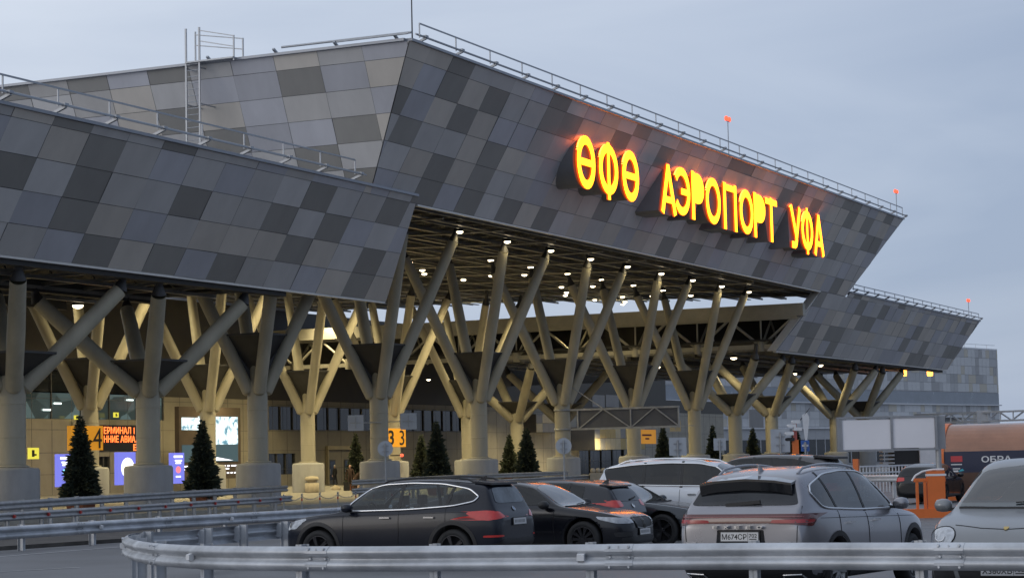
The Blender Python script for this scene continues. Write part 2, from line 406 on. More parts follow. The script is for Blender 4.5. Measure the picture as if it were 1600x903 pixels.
# ------------------------------------------------------------------ downlights
mbf = MB(); mbf.lathe([(0, .12), (.2, .12), (.25, .0), (.22, -.01)], n=20); DLM = mbf.mesh('downlight', DKSTEEL)
mbf = MB(); mbf.lathe([(.215, 0), (.20, -.06), (.13, -.12), (.0, -.145)], n=20); DLL = mbf.mesh('lens', LAMP)
LCOL = (1.0, .82, .43)
def downlight(s, t, z, power, blend=True, sc=.88, ang=150):
    if z > 13: z += rise(t)
    d = link('downlight', DLM, term, (s, t, z)); l = link('lens', DLL, d)
    d.scale = (sc, sc, sc)
    if power:
        L = bpy.data.lights.new('downlight_spot', 'SPOT'); L.energy = power; L.color = LCOL; L.spot_size = radians(ang); L.spot_blend = 1.0; L.shadow_soft_size = .35
        o = bpy.data.objects.new('downlight_spot', L); COL.objects.link(o); o.location = (s, t, z - .22); o.parent = term
POW = 2300
for k in range(-2, 13):
    s = 3 + 6 * k
    if s > 64: break
    if s < 55 and s > 0: downlight(s, -3.45, 14.13 - .0045 * s, 200)
    if s < 70: downlight(s, 6.5 if k % 2 else 11.2, 14.15, POW * 1.5 if k % 2 == 0 else 0)
    if s < 70: downlight(s + 3, 12.6, 14.15, POW if k % 2 else 0); downlight(s + 1.5, 24.5, 14.15, POW * 1.3 if k % 2 else 0)
    if s < 64: downlight(s, 3.3, 14.15, 0); downlight(s, 9.0 if k % 2 else 20.6, 14.15, 0)
    if s < 70 and k % 2: downlight(s, 36, 14.15, POW * 1.1)
for s, t, p in ((-34, 6, 500), (-25.5, 6.5, 600), (-16.5, 7, 600), (-21, 16, 500), (-30, 17, 300), (61.5, 1.5, 350), (81.3, .4, 300), (84.9, 7.8, 300), (72, 12, 300), (98, 8, 250)):
    downlight(s, t, 9.6, p * 2.6, sc=1.2)

for px_, py_, p in ((905, 660, 3800), (960, 660, 3800), (838, 630, 2500)): q_ = at_y(px_, py_, 38.5); downlight(q_.x, 38.5, q_.z, p)  # extra lamps added in mid-air to warm the entrance boxes
for s, t, p in ((74, 35, 1500), (86, 35, 1100), (58, 37, 1800), (46, 38, 1500)): downlight(s, t, 9.4, p)  # further lamps added to brighten the back wall
# ------------------------------------------------------------------ roof railings, edge pipes
def edge_railing(s0, s1, y, zr, step, hgt, parent=term, ends=True):
    mb = MB(); n = max(1, round((s1 - s0) / step))
    for i in range(n + 1):
        s = s0 + (s1 - s0) * i / n
        mb.bar((s, y, zr), (s, y, zr + hgt), .05, .05)
    mb.bar((s0, y, zr + hgt), (s1, y, zr + hgt), .06, .06)
    mb.build('roof_railing', RAILM, parent)
    mb = MB()
    for i in range(n + 1):
        s = s0 + (s1 - s0) * i / n
        mb.bar((s, y + .5, zr - .35), (s, y - .35, zr - .05), .12, .1)
        mb.box((s, y - .3, zr + .02), (.25, .2, .1))
    mb.tube((s0 - .6, y - .12, zr + .06), (s1 + .5, y - .12, zr + .06), .05, .05, 8)
    mb.bar((s0 - .6, y - .30, zr + .0), (s1 + .5, y - .30, zr + .0), .05, .05)
    mb.build('edge_pipe', RAILM, parent)
edge_railing(-13.3, 72.4, -9.65, 21.12, 3.8, .66)
edge_railing(-58, -13.85, -6.5, 15.05, 3.2, .66)
edge_railing(68.2, 113.2, -6.5, 14.95, 3.2, .45)
mb = MB(); p = at_x(440, 76, -15.0); zs_ = p.z
mb.tube((-15.0, p.y, zs_ + .05), (-14.95, -10.1, zs_ + .05), .055, .055, 8); mb.tube((-15.2, p.y - 3, zs_ - .05), (-15.1, -10.0, zs_ - .02), .035, .035, 8)
for t in (-9.3, -6.2, -3.0, .6): mb.bar((-14.5, t, zs_ - .3), (-15.1, t, zs_), .12, .09)
mb.build('edge_pipe', RAILM, term)
# ladder with a landing at the roof edge
mb = MB(); xs = -15.2; ta, tb_, tc_ = 1.70, .96, -.93
for t in (ta, tb_): mb.bar((xs, t, 14.8), (xs, t, 22.4), .085, .065)
z = 15.0
while z < 20.9: mb.tube((xs, tb_, z), (xs, ta, z), .02, .02, 6); z += .3
mb.bx(xs - .1, xs + .9, tc_, ta, 20.75, 20.82)
for x in (xs, xs + .8):
    for z in (21.3, 21.8): mb.bar((x, ta if x > xs else tb_, z + .45), (x, tc_, z), .045, .045)
    mb.bar((x, tc_, 20.65), (x, tc_, 21.83), .065, .055)
    mb.bar((x, ta, 20.7), (x, ta, 22.4), .06, .06)
for z in (16.8, 18.8, 20.5):
    for t in (ta, tb_): mb.bar((xs, t, z), (fx(z) + .1, t, z), .06, .05)
mb.build('roof_ladder', RAILM, term)
mb = MB(); p = at_y(644, 52, -9.9); mb.tube((p.x, -9.9, 20.75), (p.x, -9.9, 25.6), .035, .02, 8); mb.tube((p.x, -9.9, 25.0), (p.x + .35, -10.1, 24.7), .012, .012, 6)
mb.build('lightning_rod', DKSTEEL, term)

# obstruction lights on thin masts
def obstruction(s, t, z0, z1, label):
    r = thing('obstruction_light', label, 'warning light', (s, t, z0), group='red warning lights on the roof edge')
    mb = MB(); mb.tube((0, 0, 0), (0, 0, z1 - z0 - .12), .035, .03, 8); mb.bar((-.3, 0, z1 - z0 - .12), (.3, 0, z1 - z0 - .12), .05, .05); mb.build('mast', RAILM, r)
    for d in (-.28, .28):
        mb = MB(); mb.lathe([(0, .3), (.1, .26), (.13, .12), (.1, 0), (0, 0)], (d, 0, z1 - z0 - .1), 12); mb.build('lamp', LAMPR, r)
p = at_y(1137, 187, -9.4); obstruction(p.x, -9.4, ZT, p.z, 'twin red warning lamps on a thin mast above the word for airport')
p = at_y(1400, 300, -9.4); obstruction(p.x, -9.4, ZT, p.z, 'twin red warning lamps at the far corner of the raised roof')
p = at_y(1513, 470, -6); obstruction(p.x, -6, 14.7, p.z, 'red warning lamps on the mast over the low far wing')

# ------------------------------------------------------------------ lit sign
sign = thing('airport_sign', 'lit yellow letters spelling the airport name in Cyrillic on the upper fascia', 'sign', (10, -9.2, 16.9))
LY = -9.12
LET = [('Ө', 901, 931, 216, 294), ('Ф', 935, 967, 228, 304), ('Ө', 972, 999, 240, 313), ('А', 1031, 1058, 257, 333), ('Э', 1057, 1079, 263, 339),
       ('Р', 1080, 1101, 271, 343), ('О', 1102, 1127, 280, 351), ('П', 1129, 1153, 287, 360), ('О', 1155, 1178, 298, 367), ('Р', 1177, 1197, 304, 371),
       ('Т', 1196, 1215, 310, 377), ('У', 1235, 1252, 326, 386), ('Ф', 1252, 1271, 332, 391), ('А', 1271, 1288, 338, 396)]
def ellipse(cx, cy, rx, ry, n=28): return [(cx + rx * cos(2 * pi * i / n), cy + ry * sin(2 * pi * i / n)) for i in range(n)]
def rrect(x0, y0, x1, y1, r=.07):
    o = []
    for cx, cy, a in ((x1 - r, y0 + r, -90), (x1 - r, y1 - r, 0), (x0 + r, y1 - r, 90), (x0 + r, y0 + r, 180)):
        for k in range(4): b = radians(a + 30 * k); o.append((cx + r * cos(b), cy + r * sin(b)))
    return o
def stroke(pts, w, closed=False):                # polygon ribbon along pts, returned as list of quads
    out = []
    n = len(pts)
    for i in range(n - 1 if not closed else n):
        a, b = V(pts[i]).to_2d(), V(pts[(i + 1) % n]).to_2d(); d = (b - a).normalized(); p = V((-d.y, d.x)) * w / 2; e = d * w * .18
        out.append([V(q) for q in (a - p - e, b - p + e, b + p + e, a + p - e)])
    return out
def glyph(ch):
    """stroke skeletons in a 1 x 1 box, stroke width in box widths is handled by the caller"""
    arc = lambda cx, cy, rx, ry, a0, a1, n=14: [(cx + rx * cos(radians(a0 + (a1 - a0) * i / n)), cy + ry * sin(radians(a0 + (a1 - a0) * i / n))) for i in range(n + 1)]
    if ch == 'Ө': return [(arc(.5, .5, .41, .43, 0, 360, 28), 1), ([(.12, .5), (.88, .5)], .8)]
    if ch == 'О': return [(arc(.5, .5, .40, .43, 0, 360, 28), 1)]
    if ch == 'Ф': return [(arc(.5, .5, .41, .36, 0, 360, 28), 1), ([(.5, .0), (.5, 1.0)], .8)]
    if ch == 'А': return [([(.12, 0), (.5, .97)], 1), ([(.5, .97), (.88, 0)], 1), ([(.26, .27), (.74, .27)], .8)]
    if ch == 'Э': return [(arc(.38, .5, .52, .43, -140, 140, 22), 1), ([(.36, .5), (.86, .5)], .8)]
    if ch == 'Р': return [([(.13, 0), (.13, 1)], 1), ([(.13, .93), (.52, .93)] + arc(.52, .67, .38, .26, 90, -90, 12) + [(.13, .41)], .82)]
    if ch == 'П': return [([(.13, 0), (.13, 1)], 1), ([(.87, 0), (.87, 1)], 1), ([(.1, .93), (.9, .93)], .8)]
    if ch == 'Т': return [([(.5, 0), (.5, 1)], 1), ([(.02, .93), (.98, .93)], .8)]
    if ch == 'У': return [([(.1, 1), (.52, .33)], 1), ([(.92, 1), (.55, .24)] + arc(.36, .24, .2, .17, -10, -100, 6) + [(.14, .07)], 1)]
HOUS = mat('sign_housing', (.22, .22, .23), .5, .15, .08, 1.0)
from mathutils.geometry import convex_hull_2d
for ch, x0, x1, y0, y1 in LET:
    xm = (x0 + x1) / 2
    s0, s1 = at_y(x0, (y0 + y1) / 2, LY).x, at_y(x1, (y0 + y1) / 2, LY).x
    z1, z0 = at_y(xm, y0 + (3 if ch not in 'ӨОФЭ' else 0), LY).z, at_y(xm, y1 - 2, LY).z
    zc = (z0 + z1) / 2; hh = 2.82 if ch != 'Ф' else 3.25
    z0, z1 = zc - hh / 2, zc + hh / 2
    w, h = s1 - s0, z1 - z0; sw = .47
    quads = []
    for pts, k in glyph(ch):
        P = [(w * (.5 + (x - .5) * .93), y * h) for x, y in pts]
        quads += stroke(P, sw * k)
    # union of the stroke pieces through a constrained triangulation
    vs, es = [], []
    for q in quads:
        b = len(vs); vs += [V(p) for p in q]; es += [(b, b + 1), (b + 1, b + 2), (b + 2, b + 3), (b + 3, b)]
    fcs = [[4 * i, 4 * i + 1, 4 * i + 2, 4 * i + 3] for i in range(len(quads))]
    r = delaunay_2d_cdt(vs, [], fcs, 1, 1e-4)
    pv = r[0]
    def in_quad(p_, q_):
        sg = [(q_[(i + 1) % 4] - q_[i]).cross(p_ - q_[i]) for i in range(4)]
        return all(x >= -1e-7 for x in sg) or all(x <= 1e-7 for x in sg)
    pf = [f_ for f_ in r[2] if any(in_quad(sum((pv[i] for i in f_), V((0, 0))) / len(f_), q_) for q_ in quads)]
    if ch not in 'ФУА':
        pass
    ecount = {}
    for f_ in pf:
        for i in range(len(f_)):
            e = (f_[i], f_[(i + 1) % len(f_)]); ecount[tuple(sorted(e))] = ecount.get(tuple(sorted(e)), []) + [e]
    mb = MB(); n = len(pv); dep = .10
    F3 = [(s0 + p.x, LY, z0 + p.y) for p in pv]; B3 = [(s0 + p.x, LY + dep, z0 + p.y) for p in pv]
    mb.add(F3 + B3, [tuple(f_) for f_ in pf], 0)
    side = [(e[0][0], e[0][1], n + e[0][1], n + e[0][0]) for e in ecount.values() if len(e) == 1]
    for q in side:
        e = pv[q[1]] - pv[q[0]]; up_ = e.normalized().x < -.45 and max(pv[q[0]].y, pv[q[1]].y) > h * .55      # outward normal of a counter-clockwise edge is (dy, -dx)
        mb.f.append(list(q)); mb.mi.append(2 if up_ else 1); mb.sm.append(False)
    mb.f += [[n + i for i in f_[::-1]] for f_ in pf]; mb.mi += [1] * len(pf); mb.sm += [False] * len(pf)
    mb.v = [(x - 10, y + 9.2, z - 16.9) for x, y, z in mb.v]
    lt = mb.build('sign_letter', [LET_FACE, LET_SIDE, LET_TOP], sign, fix=False)
    # the grey box behind each letter reaches back into the cladding
    hull = convex_hull_2d([p for p in pv]); cx, cy = w / 2, h / 2
    if ch in 'ӨОФЭ': pts = [(cx + w * .53 * cos(2 * pi * i / 40), cy + 1.40 * sin(2 * pi * i / 40)) for i in range(40)]
    else: pts = [(p.x, p.y) for p in (pv[i] for i in hull)]
    pts = [(cx + (x - cx) * .95, cy + (y - cy) * .97) for x, y in pts]
    mb = MB(); mb.prism([(s0 + x - 10, LY + .22 + 9.2, z0 + y - 16.9) for x, y in pts], (0, 2.3, 0))
    mb.build('letter_housing', HOUS, sign)
# ================================================================== GROUND
ASPH = mat('asphalt', (.16, .162, .17), .62, 0, .34, .22, rvar=.2, bump=.25, bscale=60)
mb = MB(); mb.poly([(-400, -500, 0), (1800, -500, 0), (1800, 1600, 0), (-400, 1600, 0)])
tag(mb.build('ground', ASPH), kind='structure')
PAVE = mat('paving', (.24, .225, .20), .7, 0, .18, .6, bump=.15, bscale=20)
mb = MB(); mb.bx(-70, 140, -4.6, 60, -.1, .10); tag(mb.build('pavement', PAVE), kind='structure')
mb = MB(); mb.bx(-70, 140, -4.85, -4.6, -.1, .14)
tag(mb.build('kerb', mat('kerb_stone', (.40, .37, .31), .75, 0, .15, 3)), kind='structure')
# median strip between the lot and the approach road
a, b = ground(-120, 50), ground(560, 66)
d = (b - a).normalized(); n_ = V((-d.y, d.x, 0))
mb = MB(); mb.prism([a - d * 40 - n_ * .5 + V((0, 0, .0)), b + d * 30 - n_ * .5, b + d * 30 + n_ * 4, a - d * 40 + n_ * 4], (0, 0, .1))
tag(mb.build('median_strip', mat('bare_soil', (.10, .092, .085), .9, 0, .3, 1.5, bump=.4, bscale=8)), kind='structure')
PAINT = mat('road_paint', (.42, .42, .43), .6, 0, .25, 4)
mb = MB()
for px0, d0, px1, d1, w in ((-160, 44.5, 360, 57, .13), (-300, 38, 120, 41.5, .10)):
    a, b = ground(px0, d0, .006), ground(px1, d1, .006); mb.bar(a, b, w, .003)
for k in range(12):                              # bay lines of the parking rows
    s = CAM.x + 35.2 + 2.45 * k
    mb.bar((s, CAM.y + 12.4, .006), (s, CAM.y + 17.4, .006), .1, .003)
tag(mb.build('road_marking', PAINT), kind='structure')

# ================================================================== GUARDRAILS
PROF = [(0, 0), (.022, -.008), (.05, -.026), (.081, -.055), (.083, -.088), (.06, -.118), (.018, -.142), (.014, -.170), (.06, -.194), (.083, -.224), (.081, -.257), (.05, -.286), (.022, -.304), (0, -.312)]
def smooth_path(pts, n=10):
    out = []
    P = [V(p) for p in pts]; P = [2 * P[0] - P[1]] + P + [2 * P[-1] - P[-2]]
    for i in range(1, len(P) - 2):
        for k in range(n):
            t = k / n; p0, p1, p2, p3 = P[i - 1:i + 3]
            out.append(.5 * (2 * p1 + (p2 - p0) * t + (2 * p0 - 5 * p1 + 4 * p2 - p3) * t * t + (3 * p1 - p0 - 3 * p2 + p3) * t ** 3))
    out.append(P[-2]); return out
def guardrail(label, pts, side, post_step=2.0, sc=1.0, m=None, refl=None, joints=4.0, double=False, group=None, ppost=None, studs=True, low=None):
    m = m or GALV; pts = [V(p) for p in pts]
    base = V((pts[0].x, pts[0].y, 0)); r = thing('guardrail', label, 'guardrail', base, group=group)
    L = [0]
    for a, b in zip(pts, pts[1:]): L.append(L[-1] + (b - a).length)
    def at(l):
        for i in range(len(pts) - 1):
            if L[i + 1] >= l: break
        t = (l - L[i]) / max(1e-6, L[i + 1] - L[i]); d = (pts[i + 1] - pts[i]).normalized(); d.z = 0
        return pts[i].lerp(pts[i + 1], t) - base, d.normalized()
    def beam(mb, off, sgn):
        rows = []
        for i, p in enumerate(pts):
            d = (pts[min(i + 1, len(pts) - 1)] - pts[max(i - 1, 0)]); d.z = 0; d.normalize(); n = V((-d.y, d.x, 0)) * side * sgn
            c = [p - base + n * (off + o * sc) + V((0, 0, z * sc)) for o, z in PROF]
            c2 = [p - base + n * (off + o * sc - .012) + V((0, 0, z * sc)) for o, z in PROF[::-1]]
            rows.append(c + c2)
        k = len(rows[0]); o = len(mb.v)
        fs = [(i * k + j, i * k + (j + 1) % k, (i + 1) * k + (j + 1) % k, (i + 1) * k + j) for i in range(len(rows) - 1) for j in range(k)]
        mb.add([q for row in rows for q in row], fs, 0, True)
        mb.f.append([o + j for j in range(k)]); mb.mi.append(0); mb.sm.append(False)
        mb.f.append([o + (len(rows) - 1) * k + j for j in range(k)][::-1]); mb.mi.append(0); mb.sm.append(False)
    mb = MB(); beam(mb, 0, 1)
    if double: beam(mb, .30, -1)
    # lapped joints: the next beam length sits proud of the last one
    l = joints * .6
    while l < L[-1] - .3 and studs:
        rows = []
        for dl in (-.17, .17):
            p, d = at(l + dl); n = V((-d.y, d.x, 0)) * side
            cc = [p + n * (o * sc + .006) + V((0, 0, z * sc + .002)) for o, z in PROF]; rows.append(cc + [p + n * (o * sc - .014) + V((0, 0, z * sc)) for o, z in PROF[::-1]])
        k_ = len(rows[0]); mb.add(rows[0] + rows[1], [(j, (j + 1) % k_, k_ + (j + 1) % k_, k_ + j) for j in range(k_)] + [tuple(range(k_)), tuple(range(k_, 2 * k_))[::-1]], 0, False)
        l += joints
    # bolt heads
    l = joints * .6
    while l < L[-1] and studs:
        p, d = at(l); n = V((-d.y, d.x, 0)) * side
        for dz in (-.03, -.156, -.27):
            for dl in (-.12, .12):
                c = p + d * dl + n * (.075 if dz != -.156 else .03) * sc + V((0, 0, dz * sc)); mb.tube(c - n * .02, c + n * .016, .018, .014, 8)
        mb.bar(p + n * .079 * sc + V((0, 0, -.02)), p + n * .079 * sc + V((0, 0, -.05)), .012, .012)
        l += joints
    mb.build('beam', m, r)
    l = post_step * .4; k = 0; proto = None
    while l < L[-1]:
        p, d = at(l); n = V((-d.y, d.x, 0)) * side; c = p - n * (.14 if not double else .15); top = p.z + .0
        mp_ = MB(); rot = Matrix((d, n, V((0, 0, 1)))).transposed()
        h = p.z + .02
        mp_.box((0, 0, h / 2 - .05), (.012, .15 * sc, h + .1), 0, rot)
        for e in (-1, 1): mp_.box(n * (.07 * e * sc), (.11 * sc, .01, .01), 0, rot) if False else mp_.box(V((0, 0, h / 2 - .05)) + n * (.07 * e * sc), (.10 * sc, .010, h + .1), 0, rot)
        mp_.box(V((0, 0, h - .16)) + n * .10, (.16 * sc, .10, .26 * sc), 0, rot)
        mp_.build('post', ppost or m, r, loc=c - V((0, 0, c.z)))
        if refl and k % refl == 0:
            mr = MB(); q = p + n * .05 * sc + V((0, 0, -.156 * sc)); rr = rot
            mr.prism([V(q) + d * .02 + V((0, 0, .06)), V(q) + d * .02 - V((0, 0, .06)), V(q) + d * .02 + n * .07 - V((0, 0, .035)), V(q) + d * .02 + n * .07 + V((0, 0, .035))], d * .09)
            mr.build('reflector', WHITE if refl > 1 else RED, r)
        l += post_step; k += 1
    return r
near = [at_z(1830, 846, .85), at_z(1600, 847, .85), at_z(1200, 847.5, .85), at_z(800, 851, .85), at_z(560, 853, .85), at_z(350, 852.5, .84), at_z(255, 849, .83), at_z(212, 843.5, .82)]
tip = at_z(199, 837, .81); back = [at_z(215, 832, .80), at_z(284, 829, .79), at_z(345, 823, .78), at_z(440, 815.5, .77), at_z(560, 807, .76)]
guardrail('weathered steel guardrail nearest the camera, curving round in a hairpin end', smooth_path(near + [tip] + back, 8), 1, 2.0, 1.0, GALV, refl=3, joints=4.0)
g2 = [at_z(-160, 831, .6), at_z(0, 822.5, .6), at_z(240, 808, .6), at_z(440, 797, .6), at_z(552, 791, .6), at_z(760, 780, .6)]
guardrail('long low guardrail running behind the hairpin one, past the black crossover', smooth_path(g2, 4), -1, 3.0, 1.0, GALV, refl=2)
g3 = [at_z(-200, 813, .7), at_z(0, 801, .7), at_z(230, 787, .7), at_z(455, 773.5, .7)]
guardrail('guardrail with small red reflectors, lower of the pair before the left columns', smooth_path(g3, 3), -1, 2.2, .8, GALVD, refl=1, studs=False, group='guardrails before the columns')
g4 = [at_z(-200, 795, 1.0), at_z(0, 783, 1.0), at_z(230, 769.5, 1.0), at_z(448, 757.8, 1.0)]
guardrail('taller guardrail of the pair before the left columns, nearer the plinths', smooth_path(g4, 3), -1, 2.6, .9, GALVD, studs=False, group='guardrails before the columns')
def zat(x, y, D): k = FPX / D; return CAM.z - (y - (CAM.z * 0 + hor(x))) / k
def hor(x): return 737.2 - .0215 * x
def gp(x, y, D): p = ground(x, D); p.z = zat(x, y, D); return p
guardrail('guardrail past the first tall column, lower of two', [gp(543, 763, 103), gp(700, 752, 112), gp(915, 741.5, 124)], -1, 2.6, .9, GALVD, studs=False, group='guardrails before the columns')
guardrail('guardrail past the first tall column, upper of two', [gp(543, 749.5, 107), gp(700, 742, 115), gp(880, 735.5, 127)], -1, 2.6, .9, GALVD, studs=False, group='guardrails before the columns')

# ================================================================== TERMINAL WALL
WY = 44.0
wall = thing('terminal_wall', 'beige panelled terminal front wall with dark glazing behind the columns', 'wall', (60, WY, 0))
def wp(px, py): p = at_y(px, py, WY); return p.x, p.z
def rect(px0, py0, px1, py1):
    a, b = wp(px0, (py0 + py1) / 2)[0], wp(px1, (py0 + py1) / 2)[0]; xm = (px0 + px1) / 2
    return a, b, wp(xm, py1)[1], wp(xm, py0)[1]
openings = []
def opening(s0, s1, z0, z1): openings.append((s0, s1, z0, z1)); return openings[-1]
UP_W = opening(rect(420, 640, 722, 672)[0], rect(420, 640, 722, 672)[1], 5.0, 7.1)
LF_W = opening(16, rect(-20, 604, 256, 662)[1], 5.7, 9.4)
LO_W = opening(*rect(420, 708, 462, 741))
DO_R = (rect(503, 0, 546, 700)[0], rect(503, 0, 546, 700)[1])
EN_W = opening(rect(905, 700, 975, 705)[0], rect(905, 700, 975, 705)[1], .1, 3.0)
DL_W = opening(rect(155, 712, 172, 760)[0], rect(155, 712, 172, 760)[1], .1, 2.9)
def wall_pieces(s0, s1, z0, z1, ops):
    xs = sorted({s0, s1, *[v for o in ops for v in o[:2] if s0 < v < s1]})
    out = []
    for a, b in zip(xs, xs[1:]):
        c = (a + b) / 2; zs = [(o[2], o[3]) for o in ops if o[0] < c < o[1]]; zs.sort(); z = z0
        for u, v in zs:
            if u > z: out.append((a, b, z, u))
            z = max(z, v)
        if z < z1: out.append((a, b, z, z1))
    return out
mb = MB()
for a, b, z0, z1 in wall_pieces(16, 180, 0, 15.5, openings):
    if z0 < 9.4: mb.bx(a - 60, b - 60, 0, .5, z0, min(z1, 7.6) if z1 > 9.4 and z0 < 7 else z1)
mb.build('wall_panel', WALLM, wall)
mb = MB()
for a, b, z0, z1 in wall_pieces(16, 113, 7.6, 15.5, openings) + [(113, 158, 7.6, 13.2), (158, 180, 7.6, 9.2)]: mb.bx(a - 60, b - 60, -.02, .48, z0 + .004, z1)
mb.build('wall_panel', mat('wall_shaded_brown', (.075, .068, .058), .6, 0, .15, .8), wall)  # upper wall coloured dark to stand for unlit space under the roofs
mb = MB()                                       # thin joints of the cladding
for z in (1.6, 3.2, 4.9, 7.2): mb.bx(16 - 60, 180 - 60, -.012, 0, z, z + .03)
for i in range(68): mb.bx(16 + 2.4 * i - 60, 16.03 + 2.4 * i - 60, -.014, 0, 0, 7.6)
mb.build('cladding_joint', P_BACK, wall)
LITROOM = bpy.data.materials.new('lit_interior'); LITROOM.use_nodes = True
nt = LITROOM.node_tree; b_ = nt.nodes['Principled BSDF']; b_.inputs['Base Color'].default_value = (.03, .04, .04, 1); b_.inputs['Roughness'].default_value = .1
tc = nt.nodes.new('ShaderNodeTexCoord'); vz = nt.nodes.new('ShaderNodeTexVoronoi'); vz.inputs['Scale'].default_value = .55
mp = nt.nodes.new('ShaderNodeMapping'); mp.inputs['Scale'].default_value = (1, 1, 1.6); nt.links.new(tc.outputs['Object'], mp.inputs[0]); nt.links.new(mp.outputs[0], vz.inputs['Vector'])
cr = nt.nodes.new('ShaderNodeValToRGB'); cr.color_ramp.elements[0].color = (.02, .03, .03, 1); cr.color_ramp.elements[1].color = (.17, .25, .25, 1); cr.color_ramp.elements[0].position = .2
nt.links.new(vz.outputs['Color'], cr.inputs[0]); nt.links.new(cr.outputs[0], b_.inputs['Emission Color']); b_.inputs['Emission Strength'].default_value = .5
def window(o, nx, nz, glass=GLASSD, deep=.18, parent=wall, ox=60, oy=0, fm=FRAME):
    s0, s1, z0, z1 = o; s0 -= ox; s1 -= ox
    mb = MB(); w = .08
    for i in range(nx + 1): x = s0 + (s1 - s0) * i / nx; mb.bx(x - w / 2, x + w / 2, oy + deep - .10, oy + deep + .02, z0, z1)
    for i in range(nz + 1): z = z0 + (z1 - z0) * i / nz; mb.bx(s0, s1, oy + deep - .08, oy + deep + .016, z - w / 2, z + w / 2)
    f = mb.build('window', fm, parent)
    mb = MB(); mb.bx(s0, s1, oy + deep + .02, oy + deep + .05, z0, z1); mb.build('pane', glass, f)
window(UP_W, 18, 1)
a, b, z0, z1 = LF_W; window((a, b, z0, z0 + 2.0), 8, 1, LITROOM); window((a, b, z0 + 2.0, z1), 8, 1)
window(LO_W, 3, 1); window(EN_W, 4, 1); window(DL_W, 2, 1)
mb = MB()                                       # two small ceiling lamps seen through the glazing
for px, py in ((92, 630), (205, 625), (275, 625), (75, 640)): s, z = wp(px, py); mb.bx(s - .45 - 60, s + .45 - 60, .1, .12, z - .06, z + .06)
mb.build('interior_lamp', glow('interior_white', (.85, 1, .95), 2.2), wall)
mb = MB(); s0, s1 = DO_R; s0 -= 60; s1 -= 60; w = s1 - s0
mb.bx(s0, s1, -.30, 0, 3.25, 3.6); mb.bx(s0, s0 + .18, -.3, 0, .1, 3.25); mb.bx(s1 - .18, s1, -.3, 0, .1, 3.25); mb.build('door_surround', WALLP, wall)
for u in (.12, .66):
    mb = MB(); mb.bx(s0 + w * u, s0 + w * (u + .22), -.06, -.02, .1, 2.35); f_ = mb.build('door', FRAME, wall)
    mb = MB(); mb.bx(s0 + w * u + .12, s0 + w * (u + .22) - .12, -.075, -.06, .5, 2.2); mb.build('pane', GLASSD, f_); mb = MB(); mb.bx(s0 + w * u + .06, s0 + w * u + .1, -.12, -.06, 1.0, 1.5); mb.build('handle', GALV, f_)
# projecting entrance boxes clad in ochre and cream panels
def vestibule(px0, px1, py0, py1, dep, label):
    s0, s1, z0, z1 = rect(px0, py0, px1, py1); c = (s0 + s1) / 2
    r = thing('entrance_canopy', label, 'canopy', (c, WY - dep, 0), group='panelled entrance boxes on the terminal wall'); mb = MB()
    mb.bx(s0 - c, s1 - c, .05, dep - .02, z0, z1, 3); nx = max(2, round((s1 - s0) / 1.6)); nz = max(1, round((z1 - z0) / 1.3))
    for i in range(nx):
        for j in range(nz):
            u, v = (s1 - s0) / nx, (z1 - z0) / nz
            mb.bx(s0 - c + i * u + .02, s0 - c + (i + 1) * u - .02, 0, .05, z0 + j * v + .02, z0 + (j + 1) * v - .02, rp.choice([0, 0, 1, 1, 2]))
    mb.build('panelling', [WALLY, WALLP, WALLG, P_BACK], r)
vestibule(892, 972, 668, 703, 3.0, 'ochre and cream panelled entrance box below the sign gantry')
vestibule(812, 860, 648, 676, 2.0, 'plain ochre panelled box between the second and third tall columns')
mb = MB()
for px0, py0, px1, py1 in ((925, 617, 944, 636), (946, 617, 966, 636), (1170, 640, 1192, 668)):
    s0, s1, z0, z1 = rect(px0, py0, px1, py1); mb.bx(s0 - 60, s1 - 60, -.08, -.015, z0, z1)
mb.build('accent_panel', WALLG, wall)

# ------------------------------------------------------------------ boards and screens on the wall
def board(name, label, cat, px0, py0, px1, py1, t, m, th=.25, group=None):
    a, b = at_y(px0, (py0 + py1) / 2, t), at_y(px1, (py0 + py1) / 2, t); xm = (px0 + px1) / 2
    z0, z1 = at_y(xm, py1, t).z, at_y(xm, py0, t).z
    r = thing(name, label, cat, ((a.x + b.x) / 2, t, z0), group=group); w, h = b.x - a.x, z1 - z0
    mb = MB(); mb.bx(-w / 2, w / 2, 0, th, 0, h); mb.build('panel', m, r)
    return r, w, h
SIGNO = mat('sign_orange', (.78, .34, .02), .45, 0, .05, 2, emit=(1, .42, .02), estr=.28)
LEDT = glow('led_red_orange', (1, .16, .03), 2.6)
r, w, h = board('gate_sign', 'orange board with a black 4 beside the red lit scrolling text', 'sign', 111, 665, 161, 703, 14, SIGNO)
text_obj('numeral', '4', (-w * .42, -.012, h * .08), (1, 0, 0), (0, 0, 1), w * .26, h * .84, BLACKP, r)
text_obj('numeral', '4', (w * .18, -.012, h * .08), (1, 0, 0), (0, 0, 1), w * .28, h * .84, BLACKP, r)
r, w, h = board('led_display', 'black display with red scrolling Cyrillic text beside the orange 4 board', 'display', 161.5, 664, 224, 705, 14, BLACKP)
text_obj('lettering', 'ЕРМИНАЛ 1', (-w * .49, -.012, h * .67), (1, 0, 0), (0, 0, 1), w * .76, h * .26, LEDT, r, bold=.012)
text_obj('lettering', 'ННИЕ АВИАЛИ', (-w * .49, -.012, h * .345), (1, 0, 0), (0, 0, 1), w * .97, h * .26, LEDT, r, bold=.012)
text_obj('lettering', 'EN', (w * .24, -.012, h * .03), (1, 0, 0), (0, 0, 1), w * .2, h * .25, LEDT, r, bold=.012)
r, w, h = board('gate_sign', 'orange board with two black 3s behind the first tall column', 'sign', 590, 669, 634, 698, 16.6, SIGNO)
